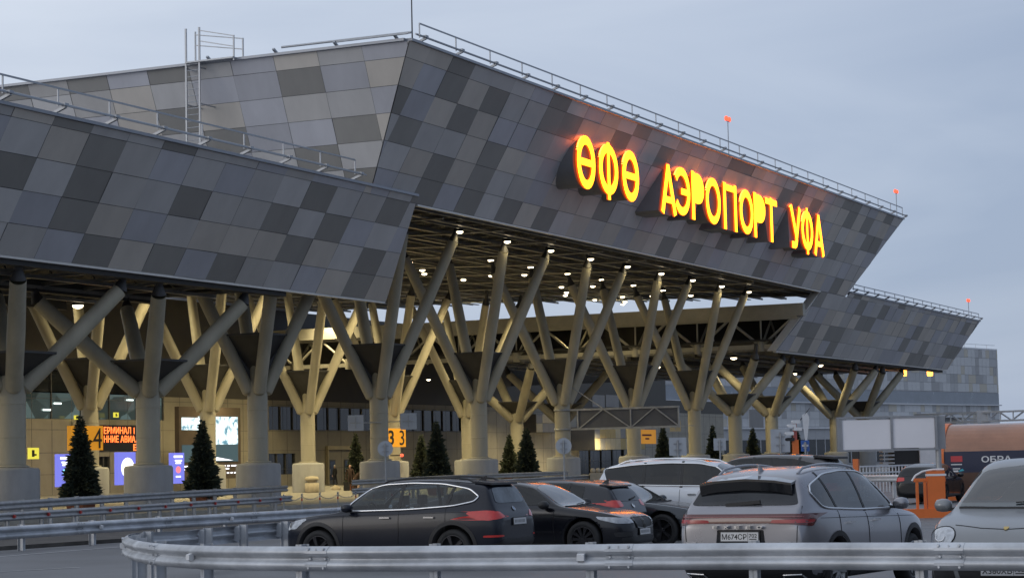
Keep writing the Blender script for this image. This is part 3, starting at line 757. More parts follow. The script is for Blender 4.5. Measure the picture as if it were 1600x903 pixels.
text_obj('numeral', '3', (-w * .12, -.012, h * .1), (1, 0, 0), (0, 0, 1), w * .19, h * .8, BLACKP, r, bold=.02)
text_obj('numeral', '3', (w * .27, -.012, h * .1), (1, 0, 0), (0, 0, 1), w * .17, h * .8, BLACKP, r)
r, w, h = board('gate_sign', 'small orange board with worn dark lines between the fourth and fifth tall columns', 'sign', 1001, 671, 1025, 693, 18, SIGNO)
mb = MB(); mb.bx(-w * .4, w * .2, -.012, 0, h * .55, h * .68); mb.bx(-w * .2, w * .05, -.012, 0, h * .3, h * .42); mb.build('marking', mat('dark_red_paint', (.3, .04, .02), .5), r)
VIO = glow('lightbox_violet', (.20, .22, .85), .85); WHT = glow('lightbox_white', (.95, .95, 1), 1.6); CYA = glow('lightbox_cyan', (.25, .75, 1), 1.3); YEL = glow('lightbox_yellow', (1, .85, .35), 1.4); PNK = glow('lightbox_red', (1, .2, .25), 1.2)
def ov(mb, x, z, rx, rz, mi): mb.prism([(x + rx * cos(2 * pi * i / 24), -.014, z + rz * sin(2 * pi * i / 24)) for i in range(24)], (0, .012, 0), mi)
def lightbox(px0, py0, px1, py1, label, kind):
    r, w, h = board('advertising_lightbox', label, 'lightbox', px0, py0, px1, py1, 38, VIO, .3, 'violet lightboxes by the doors')
    mb = MB()
    if kind != 'oval':
        mb.bx(-w * .36, w * .36, -.014, 0, h * .84, h * .91); mb.bx(-w * .27, w * .3, -.014, 0, h * .72, h * .77); mb.bx(-w * .22, w * .22, -.014, 0, h * .64, h * .69)
        mb.bx(-w * .2, w * .2, -.014, 0, h * .2, h * .25)
        ov(mb, 0, h * .45, w * .2, h * .11, 1)
    else: ov(mb, w * .05, h * .52, w * .30, h * .27, 1); ov(mb, w * .05, h * .52, w * .36, h * .31, 0)
    mb.build('picture', [WHT, {'cyan': CYA, 'oval': YEL, 'red': PNK}[kind]], r)
lightbox(91, 709, 114, 760, 'violet lightbox with a cyan oval, left of the first fir tree', 'cyan')
lightbox(184, 706, 212, 757, 'violet lightbox with a large pale yellow oval by the lit doors', 'oval')
lightbox(269, 707, 288, 755, 'narrow violet lightbox with a red emblem beside the brown video wall', 'red')
r, w, h = board('video_wall', 'big brown wall board with bright white video screen and lines of text', 'screen', 280, 636, 376, 748, 40, BROWN, .4)
SCR = bpy.data.materials.new('video_picture'); SCR.use_nodes = True; nt = SCR.node_tree; b_ = nt.nodes['Principled BSDF']; b_.inputs['Base Color'].default_value = (.02, .02, .02, 1)
tc = nt.nodes.new('ShaderNodeTexCoord'); nz_ = nt.nodes.new('ShaderNodeTexNoise'); nz_.inputs['Scale'].default_value = 1.6; nz_.inputs['Detail'].default_value = 6
cr = nt.nodes.new('ShaderNodeValToRGB'); cr.color_ramp.elements[0].position = .36; cr.color_ramp.elements[0].color = (.08, .22, .3, 1); cr.color_ramp.elements[1].position = .5; cr.color_ramp.elements[1].color = (.85, 1, 1, 1)
nt.links.new(tc.outputs['Object'], nz_.inputs['Vector']); nt.links.new(nz_.outputs['Fac'], cr.inputs[0]); nt.links.new(cr.outputs[0], b_.inputs['Emission Color']); b_.inputs['Emission Strength'].default_value = 1.25
mb = MB(); mb.bx(-w * .2, w * .45, -.03, 0, h * .48, h * .87); mb.bx(-w * .46, -w * .2, -.03, 0, h * .68, h * .85)
mb.build('screen', SCR, r)
mb = MB(); mb.bx(-w * .46, w * .45, -.03, -.005, h * .24, h * .475, 1)
mb.prism([(-w * .45, -.035, h * .40), (w * .45, -.035, h * .24), (w * .45, -.035, h * .33), (-w * .45, -.035, h * .45)], (0, .03, 0), 1)
mb.bx(w * .05, w * .45, -.034, 0, h * .255, h * .31, 0)
for z, x0, x1 in ((.17, -.45, .45), (.13, -.45, .3), (.07, .15, .45)):
    x = x0
    while x < x1: l = rp.uniform(.03, .09); mb.bx(w * x, w * min(x + l, x1), -.016, 0, h * z, h * (z + .02), 0); x += l + .025
mb.build('caption', [WHT, glow('video_dim', (.12, .25, .3), .3)], r)
for px, py, q, lb in ((53, 708, 8, 'small yellow pictogram panel left of the first fir tree'), (120, 652, 3, 'tiny lit yellow sign in the left glazing'), (182, 648, 3.5, 'tiny lit yellow green sign in the upper glazing')):
    r, w, h = board('exit_sign', lb, 'sign', px - q, py - q * 1.1, px + q, py + q * 1.1, 43.5 if q < 5 else 36, glow('exit_yellow', (.9, .8, .08), .8), .1)
    mb = MB(); mb.bx(-w * .2, w * .05, -.012, 0, h * .2, h * .8); mb.bx(-w * .05, w * .25, -.014, 0, h * .3, h * .45); mb.build('pictogram', BLACKP, r)
# red signal lamp on the rear column
r = thing('signal_lamp', 'small glowing red signal lamp under the orange board with two 3s', 'lamp', at_y(628, 711, 17.0)); mb = MB(); mb.lathe([(0, .12), (.1, .08), (.12, 0), (.1, -.08), (0, -.12)], n=12); mb.build('lens', LAMPR, r)
mb = MB(); mb.bx(-.04, .04, 0, .9, -.04, .04); mb.build('bracket', DKSTEEL, r)
for px, py, lb in ((1412, 583, 'amber lamp under the far tip of the low wing, left one'), (1453, 583, 'bright amber lamp hanging under the outer tip of the low wing')):
    r = thing('amber_lamp', lb, 'lamp', at_y(px, py, -.9)); mb = MB(); mb.lathe([(0, -.3), (.28, -.25), (.3, .25), (0, .3)], n=14); mb.build('lens', LAMPO, r)
    mb = MB(); mb.tube((0, 0, .25), (0, 0, 1.6), .04, .04, 6); mb.build('stem', DKSTEEL, r)

# ================================================================== FIR TREES
NEEDLE = mat('fir_needles', (.038, .052, .036), .8, 0, .35, 6); NEEDLE2 = mat('fir_needles_light', (.07, .085, .05), .8, 0, .3, 6)
BARK = mat('bark', (.07, .05, .035), .9, 0, .2, 8)
def fir_mesh(seed):
    rr = random.Random(seed); mb = MB(); H, Rb = 3.45, .70
    prof = lambda u: Rb * (1 - u) ** .88 * (1 + .10 * sin(u * 34 + seed)) + .03
    n = 5200
    for i in range(n):
        u = 1 - sqrt(rr.random()) * .999; u = u if rr.random() < .92 else rr.random()
        z = .05 + u * H; R = prof(u); a = rr.uniform(0, 2 * pi); q = rr.random() ** .45
        bumpy = 1 + .15 * sin(a * 5 + u * 22 + seed) + rr.gauss(0, .085)
        rad = R * q * bumpy
        c = V((rad * cos(a), rad * sin(a), z)); o = V((cos(a), sin(a), rr.uniform(-.45, .55))).normalized()
        l = rr.uniform(.08, .24) * (1.15 - u * .5); w = l * rr.uniform(.25, .42)
        t = o.cross(V((rr.uniform(-1, 1), rr.uniform(-1, 1), rr.uniform(-1, 1)))).normalized() * w
        mb.poly([c - t, c + o * l * .5 - t * .8, c + o * l * 1.1, c + o * l * .5 + t * .8, c + t], 0 if rr.random() < .72 else 1)
    mb.tube((0, 0, H * .92), (0, 0, H + .22), .02, .006, 5, 0)
    core = MB(); core.lathe([(0, .05), (Rb * .62, .07), (Rb * .34, H * .45), (.02, H * .95)], n=14); mb.add(core.v, core.f, 0)
    return mb.mesh('crown', [NEEDLE, NEEDLE2])
FIRS = [fir_mesh(3), fir_mesh(8), fir_mesh(21)]
mbt = MB(); mbt.tube((0, 0, -.35), (0, 0, .5), .07, .05, 8); TRK = mbt.mesh('trunk', BARK)
mbp = MB(); mbp.lathe([(0, 0), (.52, 0), (.62, .42), (.66, .42), (.66, .52), (.58, .52), (.56, .44), (0, .44)], n=4, smooth=False); PLB = mbp.mesh('planter_box', TERRA)
fl = [(-25.6, .2, 'between the two leftmost wing columns'), (-16.6, .1, 'right of the second wing column, before the brown video wall'), (5.8, -.4, 'between the first and second tall columns, largest there'), (19.2, .3, 'left of the third tall column by the sign gantry'),
      (42, .2, 'between the fourth and fifth tall columns'), (52.4, .2, 'right of the fifth tall column'), (61.7, .2, 'between the first two far wing columns'), (30.8, 18.6, 'left of the first tall column, in the rear row'),
      (39.5, 18.0, 'half hidden behind the orange board with two 3s'), (54.6, 18.0, 'half hidden behind the second tall column'), (79, 2, 'dark beside the grey sign panel at the far end'), (81.5, 3, 'farthest one, next to the billboard')]
for i, (s, t, where) in enumerate(fl):
    r = thing('fir_tree', 'dark clipped fir tree ' + where, 'tree', (s, t, .52), random.random() * 6, 'clipped fir trees between the columns')
    q_ = 1 + random.uniform(-.06, .06); r.scale = (q_, q_, 1 + random.uniform(-.06, .04)) if i != 2 else (1.05, 1.05, 1.02)
    link('crown', FIRS[i % 3], r); link('trunk', TRK, r)
    p = link('planter_box', PLB, None, (s, t, .1)); p.rotation_euler = (0, 0, pi / 4); tag(p, 'terracotta planter under the fir ' + where.replace('right of the second wing column, before', 'before'), 'planter', 'planters of the fir trees')

# ================================================================== SIGN BACKS, GANTRY, STREET FURNITURE
def pole_sign(px, py, wpx, hpx, D, label, shape='rect', m=SIGNBACK, base=None, name='road_sign', cat='sign', group=None, thin=.04):
    k = FPX / D; p = ground(px, D); z = CAM.z - (py - hor(px)) / k; w, h = wpx / k, hpx / k
    r = thing(name, label, cat, p, YAW - pi / 2, group); mb = MB()
    if shape == 'round': mb.prism([(w / 2 * cos(2 * pi * i / 32), .05, z + w / 2 * sin(2 * pi * i / 32)) for i in range(32)], (0, thin, 0))
    else: mb.bx(-w / 2, w / 2, .05, .05 + thin, z - h / 2, z + h / 2)
    mb.build('sign_plate', m, r)
    mb = MB(); mb.tube((0, 0, -.05), (0, 0, z + h * .36), .038, .038, 10)
    for dz in (-.18, .18): mb.bx(-w * .22, w * .22, .0, .055, z + dz * h - .02, z + dz * h + .02)
    mb.build('pole', GALVD, r); return r
pole_sign(597, 701, 24, 24, 93, 'round sign seen from behind in front of the first tall column', 'round')
pole_sign(875, 697, 25, 25, 90, 'round sign seen from behind in front of the third tall column', 'round')
pole_sign(1053, 698, 27, 28, 92, 'square grey sign back left of the fifth tall column')
pole_sign(1118.5, 694.5, 19, 19, 92, 'small square sign back right of the fifth tall column')
pole_sign(1213, 689, 30, 36, 88, 'large pale sign back beside the far wing column')
def arm_sign(px0, px1, y, items, t, label):
    a, b = at_y(px0, y, t), at_y(px1, y, t)
# square sign backs on a wire between the columns
for px, py, q, D, lb in ((551.5, 661, 24.5, 111, 'square sign back hung left of the first tall column'), (634, 658.5, 25.5, 113, 'square sign back hung right of the first tall column'), (1050, 666, 17, 150, 'small yellowish sign back hung left of the fifth tall column')):
    k = FPX / D; p = ground(px, D); z = CAM.z - (py - hor(px)) / k; w = q / k
    r = thing('hanging_sign', lb, 'sign', (p.x, p.y, z), YAW - pi / 2, 'sign backs hung between the columns'); mb = MB(); mb.bx(-w / 2, w / 2, .04, .08, -w / 2, w / 2); mb.build('sign_plate', SIGNBACK if px < 900 else WALLP, r)
    mb = MB(); mb.bx(-w * .04, w * .04, 0, .04, -w * .35, w * .35); mb.bx(-w * .35, w * .35, -.005, .035, -.03, .03); sgn = 1 if px < 592 or px > 900 else -1
    mb.tube((0, 0, 0), (sgn * (40 if px < 900 else 30) / k, .3, 0), .03, .03, 6); mb.build('bracket', GALVD, r)
# cantilevered sign gantry on the third tall column
r = thing('sign_gantry', 'cantilevered lattice gantry with a dark grey panel reaching right from the third tall column', 'gantry', (24, -.5, 3.7))
mb = MB(); Lg = 7.3; zt, zb = 1.25, .05
for y_, z in ((0, zt), (0, zb)): mb.bar((0, 0, z), (0, -Lg, z), .12, .12)
for t in (-.55, -2.8, -4.1, -5.6, -Lg + .06): mb.bar((0, t, zb), (0, t, zt), .09, .09, up=(0, 1, 0)) if t in (-.55, -Lg + .06, -4.1) else None
for a, b in ((-.6, -2.3), (-4.1, -2.3), (-4.1, -5.7), (-Lg, -5.7)): mb.bar((-.05, a, zb), (-.05, b, zt), .07, .07)
mb.bar((0, -2.3, zt), (0, .3, 3.0), .06, .06)
mb.build('lattice_arm', GALVD, r); mb = MB(); mb.bx(.05, .12, -Lg + .1, -.5, zb + .05, zt - .05); mb.build('sign_panel', GREYSIGN, r)
mb = MB()
for z in (zt, zb): mb.lathe([(.5, -.06), (.54, -.06), (.54, .06), (.5, .06)], (0, .5, z), 24)
mb.build('clamp', GALVD, r)
# bins, planters, stanchions
p = ground(482, 140, .1); r = thing('litter_bin', 'beige concrete bin with a domed cap before the rear column plinth', 'bin', p)
mb = MB(); mb.lathe([(0, 0), (.42, 0), (.46, .05), (.46, .62), (.36, .64), (0, .64)], n=24); mb.build('drum', STONE, r)
mb = MB(); mb.lathe([(.3, .62), (.3, .78), (.47, .8), (.47, .9), (.38, 1.03), (0, 1.06)], n=24); mb.build('cap', STONE, r)
p = ground(928, 124, 0); r = thing('ball_planter', 'beige planter crowned with three stone balls beside the white car', 'planter', p, YAW - pi / 2)
mb = MB(); mb.bx(-.5, .5, -.25, .25, 0, 1.08); mb.build('trough', STONE, r)
for d in (-.31, 0, .31): mb = MB(); mb.lathe([(.155 * sin(pi * i / 10), -.155 * cos(pi * i / 10)) for i in range(11)], (d, 0, 1.2), 16); mb.build('ball', STONE, r)
p = ground(519, 152, .1); r = thing('stone_hemisphere', 'low stone hemisphere on the paving near the people', 'bollard', p); mb = MB(); mb.lathe([(.34 * cos(pi / 2 * i / 8), .34 * sin(pi / 2 * i / 8)) for i in range(9)], n=20); mb.build('dome', STONE, r)
r = thing('post_and_chain', 'row of thin posts with red bands carrying a chain, left of the black crossover', 'fence', ground(466, 88))
b0 = ground(466, 88); prev = None; ch = MB()
for i in range(8):
    q = ground(438 + 28 * i, 86.5 + 1.6 * i) - b0; mb = MB(); mb.tube(q, q + V((0, 0, .68)), .028, .028, 8); mb.lathe([(0, .74), (.045, .71), (.045, .66), (0, .64)], q, 8)
    mb.lathe([(.033, .42), (.034, .43), (.034, .52), (.033, .53)], q, 8, 1); mb.build('post', [GALVD, RED], r)
    if prev is not None:
        pts = [prev.lerp(q, u / 8) + V((0, 0, .62 - .16 * 4 * (u / 8) * (1 - u / 8))) for u in range(9)]; ch.path(pts, .014, 5)
    prev = q
ch.build('chain', GALVD, r)

# ================================================================== RIGHT HAND SIDE
# far building with a mosaic of pale panels
MOS = [mat('mosaic_white', (.64, .645, .65), .5, .1, .05), mat('mosaic_grey', (.50, .505, .515), .5, .1, .05), mat('mosaic_sand', (.58, .54, .46), .5, .1, .05), mat('mosaic_dark', (.42, .42, .425), .5, .1, .05)]
p0, p1 = ground(1020, 330), ground(1556, 424); dv = (p1 - p0); Lb = dv.length; ang = atan2(dv.y, dv.x)
r = thing('mosaic_building', 'far boxy building with a mosaic of pale grey and sand panels', 'building', p0, ang)
HB = 21.6
mb = MB(); mb.bx(0, Lb, .1, 40, 0, HB - .1); mb.build('wall', MOS[1], r)
mb = MB(); q = 1.55
def tiles(z0, z1):
    nz_ = round((z1 - z0) / q)
    for j in range(nz_):
        x = 0
        while x < Lb - .1:
            w = q * rp.choice([1, 1, 1, 2]); x1 = min(Lb, x + w); h = (z1 - z0) / nz_
            mb.bx(x + .03, x1 - .03, 0, .1, z0 + j * h + .03, z0 + (j + 1) * h - .03, rp.choice([0, 0, 0, 1, 1, 2, 3])); x = x1
tiles(13.2, HB); mb.build('mosaic_panelling', MOS, r); mb = MB(); tiles(6.6, 10.6); mb.build('mosaic_panelling', MOS, r)
mb = MB(); mb.bx(0, Lb, .02, .08, 10.7, 13.1); mb.build('ribbon_window', mat('pale_glazing', (.30, .33, .37), .25, .2, .1, .3), r)
mb = MB(); mb.bx(0, Lb, -.6, .1, 10.6, 10.8); mb.bx(Lb * .62, Lb * .86, -2.5, .1, 8.2, 8.6); mb.bx(0, Lb, -.5, .1, 6.2, 6.5); mb.bx(0, Lb, .0, .3, HB - .1, HB + .25); mb.build('ledge', WHITE, r)
mb = MB(); mb.bx(0, Lb, -.05, .1, .3, 4.4); mb.build('glazing', GLASSD, r)
mb = MB()
for i in range(40): mb.bx(i * Lb / 40, i * Lb / 40 + .25, -.12, .1, .3, 6.2)
mb.bx(0, Lb, -.1, .1, 4.4, 6.2); mb.build('pilaster', MOS[1], r)
mb = MB()
for i in range(14): x = Lb * (.45 + .04 * i); mb.bar((x, .5, HB), (x, .5, HB + 1), .05, .05)
mb.bar((Lb * .45, .5, HB + 1), (Lb, .5, HB + 1), .06, .06); mb.build('roof_railing', RAILM, r)

# billboard frame
D = 64; k = FPX / D; p = ground(1459, D)
r = thing('billboard', 'wide pale double billboard on one post between the silver car and the orange booth', 'billboard', p, YAW - pi / 2 - .06)
zz = lambda y: CAM.z - (y - hor(1400)) / k
mb = MB(); mb.bx(-2.93, -1.40, -.02, .30, zz(701.5), zz(655.5)); mb.build('display_panel', mat('billboard_sheet', (.78, .78, .82), .5, 0, .05, .6), r)
mb = MB(); mb.bx(-1.36, -.1, -.02, .30, zz(700.5), zz(653)); mb.build('display_panel', MATS['billboard_sheet'], r)
mb = MB(); z0, z1 = zz(703), zz(652)
for x in (-2.96, -1.38, -.06): mb.bx(x - .035, x + .035, -.06, .34, z0, z1)
for z in (z0, z1): mb.bx(-3.0, .0, -.055, .335, z - .03, z + .03)
mb.bx(-.02, .22, .05, .3, z0, z1); mb.bx(-3.0, -2.85, -.05, .3, z0 + .04, z1 - .04)
mb.build('frame', mat('billboard_frame', (.30, .31, .33), .45, .5, .1), r)
mb = MB(); mb.tube((0, .1, 0), (0, .1, z0), .085, .085, 14); mb.bx(-.25, .25, -.15, .35, 0, .05); mb.build('post', GALVD, r)

# barrel-roofed orange booth
D = 82; p = ground(1466, D)
r = thing('barrel_kiosk', 'orange barrel roofed kiosk with a navy lettered side', 'kiosk', p)
BRZ = mat('bronze_polycarbonate', (.33, .15, .085), .22, .0, .15, 1.2, coat=.5); NAVY = mat('navy_panel', (.018, .024, .06), .35, 0, .1, 2)
LB, RW, HW = 3.75, 1.35, 1.55
def barrel(mb, r_, y0, y1, th, a0=0, a1=180, mi=0):
    n = 20; o, i_ = [], []
    for j in range(n + 1):
        a = radians(a0 + (a1 - a0) * j / n); o.append((RW - r_ * cos(a), HW + r_ * sin(a))); i_.append((RW - (r_ - th) * cos(a), HW + (r_ - th) * sin(a)))
    for j in range(n):
        mb.prism([(o[j][0], y0, o[j][1]), (o[j + 1][0], y0, o[j + 1][1]), (i_[j + 1][0], y0, i_[j + 1][1]), (i_[j][0], y0, i_[j][1])], (0, y1 - y0, 0), mi)
mb = MB(); barrel(mb, RW, -LB + .2, 0, .04); mb.build('roof', BRZ, r)
mb = MB(); mb.bx(0, .05, -LB + .2, 0, 1.05, HW + .3); t_ = mb.build('side_panel', NAVY, r)
mb = MB(); mb.bx(0, .05, -LB + .2, 0, .15, 1.05); mb.build('side_panel', mat('kiosk_brown', (.09, .045, .03), .4, 0, .15), r); mb = MB(); mb.bx(2 * RW - .05, 2 * RW, -LB + .2, 0, .15, HW); mb.build('side_panel', MATS['kiosk_brown'], r)
mb = MB()
for y0 in (-LB, -.02): barrel(mb, RW + .05, y0, y0 + .22, .16); mb.bx(-.05, .12, y0, y0 + .22, 0, HW); mb.bx(2 * RW - .12, 2 * RW + .05, y0, y0 + .22, 0, HW)
mb.bx(-.02, 2 * RW, -LB, .2, 0, .14)
mb.build('arch_frame', ORANGE, r)
text_obj('lettering', 'ОБРА', (-.006, -1.45, 1.42), (0, -1, 0), (0, 0, 1), 1.15, .24, WHITE, r, bold=.02)
mb = MB(); mb.bx(-.006, 0, -.72, -.28, 1.46, 1.68); mb.build('logo', mat('logo_red', (.55, .05, .06), .4), r)
mb = MB(); mb.bx(-.006, 0, -.70, -.28, 1.34, 1.38); mb.bx(-.006, 0, -.55, -.3, 1.02 + .05, 1.14); mb.bx(-.006, 0, -.62, -.34, 1.18, 1.22); mb.build('logo', WHITE, r)
mb = MB(); mb.prism([(-.006, -.55, 1.08), (-.006, -.78, 1.12), (-.006, -.72, 1.2), (-.006, -.6, 1.14)], (.004, 0, 0)); mb.build('logo', mat('logo_cyan', (.05, .4, .5), .4), r)

# orange barrier gate in front of the booth
D = 61; k = FPX / D; p = ground(1432, D); r = thing('barrier_gate', 'orange barred barrier gate on a long orange base by the billboard post', 'gate', p, YAW - pi / 2)
mb = MB(); mb.bx(-.55, .75, -.2, .25, 0, .26); mb.build('base', ORANGE, r)
mb = MB(); mb.bx(.12, .62, -.1, .1, .26, 1.32)
for x in (-.2, .02): mb.bx(x, x + .07, -.05, .05, .26, 1.05)
mb.bx(-.25, .65, -.05, .05, 1.02, 1.12)
mb.build('cabinet', ORANGE, r)
mb = MB(); mb.path([(-.3, 0, 1.05), (-.2, 0, 1.2), (0, 0, 1.31), (.3, 0, 1.36), (.62, 0, 1.36)], .03, 8); mb.bx(.1, .66, -.11, .11, 1.18, 1.24); mb.build('rail', WHITE, r)
# low picket fence and pale rail
r = thing('picket_fence', 'low white picket fence beyond the silver car', 'fence', ground(1335, 100)); b0 = ground(1335, 100); a, b = V((0, 0, 0)), ground(1430, 104) - b0; mb = MB()
for i in range(20): q = a.lerp(b, i / 19); mb.bar(q, q + V((0, 0, 1.22)), .05, .05)
for z in (.95, 1.25): mb.bar(a + V((0, 0, z)), b + V((0, 0, z)), .07, .07)
mb.build('fence_panel', WHITE, r)
guardrail('pale guardrail below the picket fence, right of the silver car', [gp(1322, 743, 92), gp(1400, 742, 88), gp(1470, 738, 85)], -1, 2.4, .9, WHITE, studs=False)
# guard booth behind
D = 125; p = ground(1408, D); r = thing('guard_booth', 'low dark booth with a pale end pillar and steps below the billboard', 'booth', p, YAW - pi / 2)
mb = MB(); mb.bx(-.7, .9, 0, 2, 0, 2.4); mb.build('cabin', BLACKP, r); mb = MB(); mb.bx(.75, 1.85, -.3, .8, 0, 2.3); mb.build('pillar', WHITE, r)
mb = MB()
for i in range(5): mb.bx(-1.4, -.72, -.2, 1.0, 1.0 + .22 * i, 1.1 + .22 * i)
mb.build('louvre', GALVD, r); mb = MB(); mb.bx(-.85, 2.0, -.4, 2.2, 2.4, 2.5); mb.build('roof', GALVD, r)
# camera mast, blue sign, flag, orange post
D = 84; k = FPX / D; p = ground(1236, D); r = thing('camera_mast', 'orange post topped with red and white cameras beside the blue sign', 'camera post', p, YAW - pi / 2)
z0 = CAM.z - (688 - 711) / k; mb = MB(); mb.bx(-.12, .12, -.1, .1, 0, z0); mb.build('post', ORANGE, r)
mb = MB(); mb.bx(-.07, .07, -.06, .06, z0, z0 + .75); mb.build('upright', mat('mast_red', (.55, .14, .12), .5), r)
for x, z, m in ((-.22, .25, WHITE), (.1, .42, WHITE), (-.12, .55, WHITE), (-.2, .02, BLACKP), (.05, .7, WHITE)): mb = MB(); mb.box((x, -.1, z0 + z), (.3, .2, .13)); mb.tube((x - .15, -.1, z0 + z), (x - .2, -.1, z0 + z), .05, .05, 10); mb.build('camera', m, r)
p = ground(1251.5, 86); r = pole_sign(1251.5, 697, 13, 17, 86, 'small blue sign with a white line beside the camera mast', m=mat('sign_blue', (.05, .14, .45), .4, 0, .04))
k = FPX / 86; z = CAM.z - (697 - hor(1251)) / k
mb = MB(); mb.bx(-.13, .13, .035, .048, z - .03, z + .05); mb.build('marking', WHITE, r)
D = 90; k = FPX / D; p = ground(1252, D); r = thing('feather_flag', 'white tapering feather flag behind the blue sign', 'flag', p, YAW - pi / 2)
zt = CAM.z + (711 - 646) / k; zb = CAM.z + (711 - 690) / k; mb = MB(); mb.prism([(-.02, 0, zb), (.07, 0, zb), (.2, .01, zt - .2), (.1, .01, zt), (-.12, 0, zt - .1)], (0, .01, 0)); mb.build('cloth', WHITE, r)
mb = MB(); mb.tube((0, 0, 0), (-.02, .02, zb + .1), .025, .02, 8); mb.tube((-.3, .02, zt - .45), (.22, .02, zt + .18), .02, .015, 6); mb.build('pole', DKSTEEL, r)
D = 80; p = ground(1329.5, D); r = thing('orange_post', 'slim orange post with a dark cap right of the dark roof', 'post', p); mb = MB(); mb.bx(-.1, .1, -.1, .1, 0, 1.66); mb.build('post', ORANGE, r); mb = MB(); mb.bx(-.08, .13, -.11, .11, 1.66, 1.95); mb.build('cap', BLACKP, r)
# overhead road gantry far right
D = 190; k = FPX / D; a, b = ground(1440, 196), ground(1720, 182); r = thing('road_gantry', 'white lattice gantry spanning the road at the far right', 'gantry', a); b = b - a; mb = MB()
za, zb = CAM.z + (704.5 - 659) / k, CAM.z + (704.5 - 645) / k
for z in (za, zb): mb.bar((0, 0, z), b + V((0, 0, z)), .2, .16); mb.bar((0, 1.0, z), b + V((0, 1.0, z)), .2, .16)
n = 14
for i in range(n): q0, q1 = b * (i / n), b * ((i + 1) / n); zz0, zz1 = (za, zb) if i % 2 else (zb, za); mb.bar(q0 + V((0, 0, zz0)), q1 + V((0, 0, zz1)), .12, .12); mb.bar(q1 + V((0, 1, za)), q1 + V((0, 1, zb)), .1, .1)
mb.build('lattice_beam', WHITE, r); mb = MB()
q = b * .37; mb.box(q + V((0, .4, (za + zb) / 2)), (.6, 1.2, zb - za + .3)); mb.tube(V((0, .5, 0)), V((0, .5, za)), .2, .18, 12); mb.build('post', WHITE, r)
# ================================================================== CARS
def interp(T, u):
    if u <= T[0][0]: return T[0][1]
    for (a, va), (b, vb), i in zip(T, T[1:], range(len(T))):
        if u <= b:
            sl = lambda j: (T[j + 1][1] - T[j][1]) / (T[j + 1][0] - T[j][0])
            d = sl(i); m0 = m1 = d
            if i > 0: p = sl(i - 1); m0 = 0 if p * d <= 0 else 2 * p * d / (p + d)
            if i < len(T) - 2: q = sl(i + 1); m1 = 0 if q * d <= 0 else 2 * q * d / (q + d)
            h = b - a; t = (u - a) / h
            return (2 * t ** 3 - 3 * t * t + 1) * va + (t ** 3 - 2 * t * t + t) * h * m0 + (3 * t * t - 2 * t ** 3) * vb + (t ** 3 - t * t) * h * m1
    return T[-1][1]
SUV = dict(top=[(0, .43), (.008, .49), (.035, .545), (.10, .585), (.19, .615), (.26, .635), (.34, .80), (.415, .925), (.47, .97), (.55, .995), (.65, 1.0), (.78, .985), (.88, .955), (.925, .925), (.95, .80), (.975, .645), (.988, .60), (1, .53)],
           belt=[(0, .40), (.035, .50), (.1, .555), (.26, .605), (.5, .625), (.8, .655), (.93, .66), (.975, .60), (1, .48)],
           half=[(0, .60), (.012, .72), (.04, .85), (.10, .955), (.2, 1.0), (.8, 1.0), (.92, .955), (.97, .90), (.988, .84), (1, .74)],
           bot=[(0, .22), (.03, .16), (.1, .13), (.9, .14), (.97, .18), (1, .25)], roofw=.70)
HATCH = dict(SUV, top=[(0, .42), (.008, .48), (.035, .54), (.10, .59), (.18, .63), (.25, .66), (.33, .82), (.405, .94), (.46, .98), (.54, 1.0), (.65, .995), (.78, .97), (.88, .925), (.915, .90), (.95, .76), (.98, .63), (.99, .58), (1, .52)])
SEDAN = dict(top=[(0, .40), (.006, .46), (.03, .51), (.10, .575), (.2, .63), (.285, .672), (.36, .84), (.43, .95), (.48, .985), (.55, 1.0), (.65, .985), (.74, .92), (.82, .81), (.87, .765), (.95, .745), (.985, .68), (1, .52)],
             belt=[(0, .38), (.03, .49), (.1, .57), (.285, .655), (.5, .665), (.8, .70), (.95, .69), (1, .47)],
             half=[(0, .55), (.01, .68), (.04, .83), (.10, .94), (.2, 1.0), (.8, 1.0), (.92, .94), (.98, .84), (1, .72)],
             bot=[(0, .17), (.03, .13), (.1, .11), (.9, .12), (.97, .17), (1, .24)], roofw=.70)
CARGLASS = mat('car_glass', (.018, .020, .024), .05, 0, .5, 1.6, rvar=.02)
CARGLASSM = mat('car_glass_light', (.05, .056, .063), .05, 0, .5, 1.6, rvar=.02)
CARGLASSL = mat('car_windscreen', (.10, .118, .135), .05, 0, .55, 2.2, rvar=.02)
def tinted(name, tint, refl=.9, ior=1.62):
    m = bpy.data.materials.new(name); m.use_nodes = True; nt = m.node_tree; N, L = nt.nodes, nt.links; N.remove(N['Principled BSDF'])
    tr = N.new('ShaderNodeBsdfTransparent'); tr.inputs[0].default_value = (*tint, 1); gl = N.new('ShaderNodeBsdfGlossy'); gl.inputs['Roughness'].default_value = .03; gl.inputs['Color'].default_value = (refl, refl, refl, 1)
    f0 = ((ior - 1) / (ior + 1)) ** 2; lw = N.new('ShaderNodeLayerWeight'); lw.inputs['Blend'].default_value = .5; pw_ = N.new('ShaderNodeMath'); pw_.operation = 'POWER'; pw_.inputs[1].default_value = 4; L.new(lw.outputs['Facing'], pw_.inputs[0]); fr = N.new('ShaderNodeMath'); fr.operation = 'MULTIPLY_ADD'; fr.inputs[1].default_value = 1 - f0; fr.inputs[2].default_value = f0; L.new(pw_.outputs[0], fr.inputs[0]); mxs = N.new('ShaderNodeMixShader'); L.new(fr.outputs[0], mxs.inputs[0]); L.new(tr.outputs[0], mxs.inputs[1]); L.new(gl.outputs[0], mxs.inputs[2]); L.new(mxs.outputs[0], N['Material Output'].inputs['Surface']); return m
GLASST = tinted('clear_window', (.52, .57, .58)); GLASSW = tinted('windscreen_glass', (.42, .46, .47), .9, 2.2); GLASSK = tinted('privacy_window', (.16, .17, .18))
